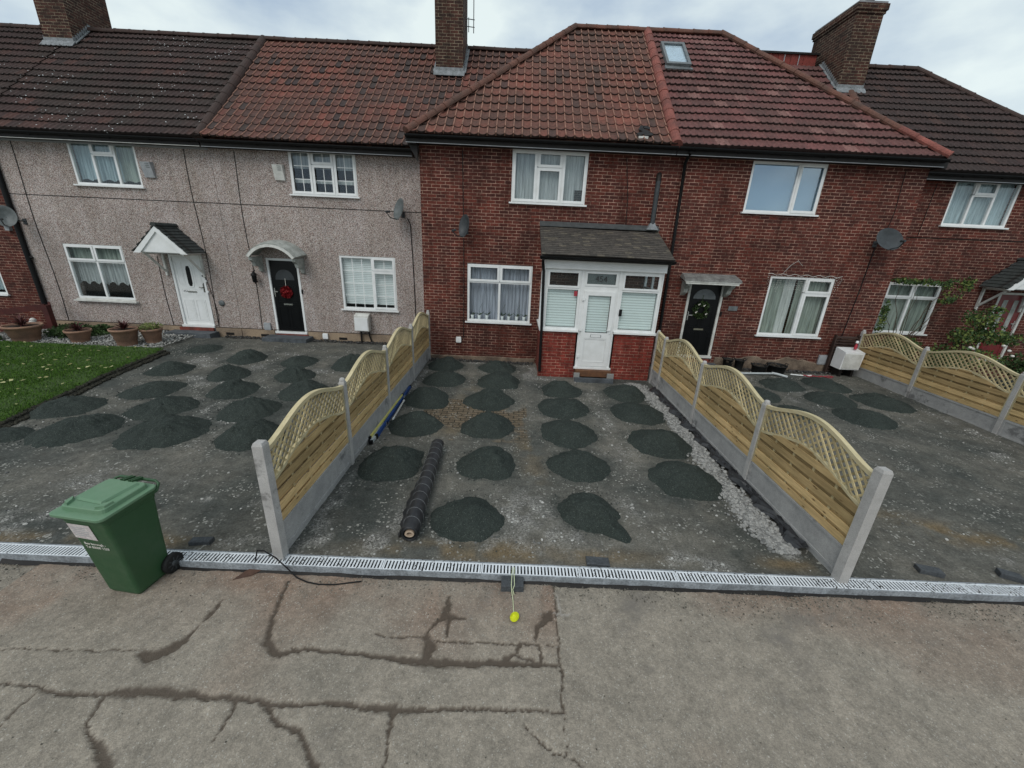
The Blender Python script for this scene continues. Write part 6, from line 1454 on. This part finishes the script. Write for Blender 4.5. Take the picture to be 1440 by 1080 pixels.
m = MB().tube([(6.05, 7.0, .13), (7.0, 7.02, .16)], .028, 8).tube([(6.98, 7.04, .17), (7.12, 6.98, .155), (7.30, 6.86, .13)], .034, 8); tag(m.obj('metal_pipe', 'silver'), 'silver metal tube lying in front of the black tubs', 'pipe')
m = MB().tube([(7.55, 7.12, .13), (7.9, 7.06, .125), (8.1, 7.10, .13)], .018, 6); tag(m.obj('white_pipe', 'upvc'), 'short white pipe lying left of the red hose', 'pipe')
m = MB()
for k in range(3): m.tube([(7.85+.8*j/16, 7.02+.03*k+.03*math.sin(j*.8+k*2), .13+.015*math.sin(j*1.3+k)) for j in range(17)], .008, 5)
tag(m.obj('red_hose', 'red_hose'), 'thin red hose coiled on the ground below the brick wall', 'hose')
for x, y, r, lb in ((-8.1, 5.35, .035, 'larger white stone on the edge of the lawn'), (-7.92, 5.1, .028, 'smaller white stone on the edge of the lawn'), (-2.52, 2.6, .02, 'small white stone beside the left fence')):
    m = MB().sphere((0, 0, 0), r, 7, 5, (1.6, 1, .6)); o = m.obj('white_stone', 'white_stone'); o.location = (x, y, float(gz(x, y))+.03); tag(o, lb, 'stone')

# ------------------------------------------------------------------ plant pots, shrubs
def plant_pot(x, y, r, h, label, kind, mat='pot_tan'):
    t = thing('plant_pot', label, 'plant pot', (x, y, .025*y+.0), 0, 'terracotta plant pots along the lawn')
    MB().lathe((0, 0, 0), [(r*.68, 0), (r*.76, h*.35), (r*.80, h*.36), (r*.84, h*.6), (r*.88, h*.62), (r*.94, h-.06), (r*1.03, h-.055), (r*1.05, h), (r*.95, h), (r*.92, h-.05)], 26).obj('pot', mat, t, local=True)
    MB().lathe((0, 0, 0), [(r*.93, h-.045), (r*.3, h-.03), (0, h-.025)], 18).obj('soil', 'soil', t, local=True)
    m = MB(); rj = random.Random(int(x*31))
    if kind == 'spiky':
        for k in range(80):
            a = rj.random()*6.28; e = rj.uniform(.15, 1.25); L_ = rj.uniform(.20, .36); w_ = .012
            dx, dy = math.cos(a), math.sin(a); p0 = Vector((0, 0, h-.02)); p1 = p0+Vector((dx*math.cos(e), dy*math.cos(e), math.sin(e)))*L_*.6; p2 = p1+Vector((dx*math.cos(e-.4), dy*math.cos(e-.4), math.sin(e-.4)))*L_*.4
            s = Vector((-dy, dx, 0))*w_; m.add([p0-s, p0+s, p1+s, p2, p1-s], [(0, 1, 2, 4), (4, 2, 3)])
        m.obj('foliage', 'leaf_red', t, local=True)
    else:
        for k in range(320):
            a = rj.random()*6.28; q = r*math.sqrt(rj.random())*1.1; z = h+rj.random()*.20*(1-q/r*.5); v = Vector((rj.uniform(-1, 1), rj.uniform(-1, 1), rj.uniform(-.4, 1))).normalized()*.035; w_ = Vector((-v.y, v.x, v.z*.2))*.5; p = Vector((q*math.cos(a), q*math.sin(a), z))
            m.add([p-v, p+w_, p+v, p-w_], [(0, 1, 2, 3)])
        m.obj('foliage', kind, t, local=True)
plant_pot(-12.72, 6.95, .36, .42, 'wide tan pot with dark red spiky plant at the left edge of the picture', 'spiky')
plant_pot(-11.45, 7.08, .26, .32, 'smaller tan pot with dark red plant, second from the left', 'spiky')
plant_pot(-10.12, 6.98, .29, .44, 'tan pot with the largest red spiky plant, third from the left', 'spiky')
plant_pot(-9.72, 7.32, .24, .38, 'tan pot with small green leafy plant, nearest the white door', 'leaf_pale')
def leafy(name, label, cat, blobs, mats, n, s, stems=(), seed=1, yflat=1.0, top=True):
    t = thing(name, label, cat, (blobs[0][0], blobs[0][1], .1)); rj = np.random.default_rng(seed)
    for mi, (mt, share) in enumerate(mats):
        k = int(n*share); P = []
        w_ = np.array([b[3]*b[4] for b in blobs]); w_ = w_/w_.sum(); pick = rj.choice(len(blobs), k, p=w_)
        B_ = np.array([b[:5] for b in blobs])[pick]; v = rj.normal(size=(k, 3)); v /= np.linalg.norm(v, axis=1)[:, None]; r = rj.random(k)[:, None]**.45
        P = B_[:, :3]+v*r*np.stack([B_[:, 3], B_[:, 3]*yflat, B_[:, 4]], -1)
        keep = fbm(P[:, 0]*4+mi*9, P[:, 2]*4+P[:, 1]*2, seed, 3) > .40; P = P[keep]
        P[:, 2] = np.maximum(P[:, 2], .08); P -= np.array(t.location)
        global rng
        old = rng; rng = rj; scatter('foliage', P, s*(.6+.8*rj.random(len(P))), mt, LEAF, LEAFF, t, jitter=.2, tilt=4.0); rng = old
    if stems:
        m = MB()
        for st_ in stems: m.tube(st_, [.012*(1-.7*i/len(st_)) for i in range(len(st_))], 5)
        m.obj('stem', 'stem', t)
    return t
leafy('ivy_bush', 'low dark green ivy bush between the two left plant pots', 'shrub', [(-12.1, 7.6, .28, .42, .25), (-12.55, 7.7, .25, .35, .2), (-11.7, 7.9, .25, .35, .2)], [('leaf_green', .5), ('leaf_dark', .5)], 5200, .06, seed=3)
leafy('low_shrub', 'small dark shrub at the far left edge behind the lawn', 'shrub', [(-13.6, 6.7, .2, .35, .2)], [('leaf_dark', .6), ('leaf_green', .4)], 1400, .05, seed=4)
rj = random.Random(5)
def arc(p0, p1, lift, n=9, wob=.05):
    p0 = Vector(p0); p1 = Vector(p1); return [tuple(p0+(p1-p0)*(k/n)+Vector((rj.uniform(-wob, wob), rj.uniform(-wob, wob)*.5, lift*math.sin(PI*k/n)+rj.uniform(-wob, wob)*.5))) for k in range(n+1)]
st = [arc((11.2, 8.3, .2), (x, 8.35, z), .25) for x, z in ((10.7, 2.5), (11.4, 2.3), (12.1, 2.6), (12.4, 2.3), (11.0, 1.6), (12.3, 1.7), (10.5, 1.9), (11.8, 1.4), (12.7, 2.7), (11.9, 2.0), (11.2, 2.6))]
leafy('climbing_shrub', 'straggling climber with bare stems over the far right downstairs window', 'climber', [(12.25, 8.3, 2.45, .34, .30), (12.5, 8.25, 2.6, .22, .2), (10.95, 8.4, 2.62, .45, .10), (11.6, 8.4, 2.6, .6, .08), (10.6, 8.35, 1.5, .14, .6), (11.3, 8.3, .75, .7, .35), (12.1, 8.2, 2.15, .25, .1)], [('leaf_green', .4), ('leaf_dark', .35), ('leaf_pale', .25)], 3600, .055, st, 7, .35)
st = [arc((12.75, 7.9, .2), (x, 7.9, z), .1) for x, z in ((12.6, 1.9), (13.0, 2.1), (13.3, 1.6), (12.3, 1.5), (13.1, 1.2))]
leafy('garden_bush', 'loose green bush growing between the window and the dark red door', 'shrub', [(12.75, 7.8, 1.75, .42, .26), (13.05, 7.7, 1.35, .45, .30), (12.5, 7.8, 1.25, .35, .25), (12.95, 7.7, 2.0, .20, .12), (12.5, 7.6, .75, .8, .3), (13.5, 7.6, 1.25, .3, .2)], [('leaf_green', .35), ('leaf_dark', .25), ('leaf_pale', .40)], 3600, .06, st, 9)
leafy('hedge_bush', 'dark low bush behind the far right fence near the red door', 'shrub', [(10.6, 7.5, .7, .6, .35), (11.3, 7.0, .65, .5, .3), (13.9, 7.2, .6, .6, .35), (14.6, 6.9, .7, .5, .4)], [('leaf_dark', .7), ('leaf_green', .3)], 7000, .055, seed=12)
m = MB(); rj = random.Random(8)
o = None
for k, (x, y, z) in enumerate(((12.35, 7.4, 1.02), (13.3, 7.3, 1.0), (13.15, 7.35, 1.12), (12.5, 7.45, .98), (13.45, 7.3, .86))):
    m.sphere((x, y, z), .045, 7, 5, (1, 1, .8))
tag(m.obj('flowers', 'white_dec', None, kind='stuff'), 'pale flowers scattered in the bush behind the far right fence', 'flowers')
# low timber fence of the far left neighbour
t = thing('low_fence', 'low dark red timber fence at the left edge beneath the brick wall', 'fence', (-13.6, 7.7, .2))
MB().bar((-14.9, 7.3, .62), (-12.72, 7.62, .96), .05, .15).obj('rail', 'red_fence_paint', t)
MB().bar((-14.9, 7.3, .28), (-12.72, 7.62, .42), .05, .12).obj('rail', 'red_fence_paint', t)
MB().box(-12.80, -12.66, 7.58, 7.70, .0, 1.0).obj('fence_post', 'red_fence_paint', t); MB().bar((-13.5, 8.4, .9), (-12.7, 7.7, .95), .05, .10).obj('rail', 'red_fence_paint', t)
m = MB().sphere((-13.12, 7.55, .58), .07, 8, 6).sphere((-13.12, 7.52, .50), .085, 8, 6); tag(m.obj('garden_ornament', 'white_stone'), 'small white ornament between the rails of the red fence', 'ornament')
m = MB().sphere((-14.1, YP-.14, 3.02), .055, 8, 6).box(-14.16, -14.04, YP-.09, YP-.001, 2.86, 3.0); tag(m.obj('security_light', 'grey_plastic'), 'small white security lamp on the far left brick wall', 'lamp')

# rough footings bared by the digging
rj = random.Random(21)
for hs, a, b, z1, x_ in (('h3', -2.40, .66, .10, 'brick'), ('h4', 5.7, 9.40, .40, 'c')):
    m = MB(); n = 60; rings = []
    for k in range(n+1):
        x = a+(b-a)*k/n; zz = z1*(.75+.5*float(fbm(x*2.2, 3, 5))); y1 = YB-.018-.02*float(fbm(x*5, 1, 2)); rings.append([(x, y1-.01, -.1), (x, YB-.001, -.1), (x, YB-.001, zz), (x, y1, zz-.02)])
    m.loft(rings, True).obj('footing', 'footing', H[hs])
# icicle lights hung round the ground floor window of the right brick house
t = thing('string_lights', 'white icicle string lights draped over the top of the curtained window', 'string lights', (7.55, YB, 2.65))
m = MB(); m.tube([(6.6+1.95*k/30, YB-.03, 2.67+.02*math.sin(k*1.3)) for k in range(31)], .006, 4); m.tube([(7.0, YB-.015, 2.72), (7.15, YB-.015, 2.92), (7.3, YB-.015, 3.03), (7.45, YB-.015, 2.9)], .004, 4)
m.obj('wire', 'white_paint', t)
m = MB()
for k in range(62):
    x = 6.62+2.0*k/62; L_ = rj.uniform(.10, .55) if x < 7.75 else rj.uniform(.05, .25)
    if x > 8.42: L_ = rj.uniform(.3, .6)
    for j in range(int(L_/.055)): 
        m.sphere((x+rj.uniform(-.02, .02)-(.02*j if x > 8.42 else 0), YB-.028, 2.64-.055*j-rj.uniform(0, .02)), .0075, 4, 3)
m.obj('bulbs', 'white_dec', t, kind='stuff')
# dark soil edge where the turf was cut
n = 9000; y_ = rng.uniform(.2, 6.6, n); x_ = lawn_edge(y_)+.035+.05*rng.normal(size=n)*.8
scatter('cut_turf_edge', np.column_stack([x_, y_, .017*y_+.02+.05*(x_ < lawn_edge(y_)+.03)*rng.random(n)]), .010+.022*rng.random(n)**2, 'soil_crumbs', ICO, ICOF, label='dark crumbly soil along the cut edge of the lawn', category='soil', kind='stuff')

# grit trodden out over the pavement and into the drain
n = 5200; x_ = rng.uniform(-5, 6, n); y_ = -.05-np.abs(rng.normal(0, .16, n)); k_ = fbm(x_*1.5, y_*3, 88) > .42; x_, y_ = x_[k_], y_[k_]
scatter('pavement_grit', np.column_stack([x_, y_, np.full(len(x_), PZ+.002)]), .0025+.006*rng.random(len(x_))**3, 'stones_dull', ICO, ICOF, label='fine grit and crumbs on the pavement in front of the drain', category='grit', kind='stuff')
n = 900; x_ = rng.uniform(-5, 6, n); y_ = rng.uniform(-2.0, -.1, n)
scatter('pavement_grit', np.column_stack([x_, y_, np.full(n, PZ+.004)]), .002+.004*rng.random(n)**2, 'stones_dull', ICO, ICOF, label='sparse tiny stones scattered over the foreground pavement', category='grit', kind='stuff')
n = 1500; x_ = rng.uniform(-5, 6, n); y_ = rng.uniform(-.03, .13, n); k_ = fbm(x_*2, y_*2, 89) > .5
scatter('drain_grit', np.column_stack([x_[k_], y_[k_], np.full(k_.sum(), .0215)]), .003+.004*rng.random(k_.sum())**2, 'soil_crumbs', ICO, ICOF, label='dark crumbs of soil lying on the slotted drain', category='soil', kind='stuff')
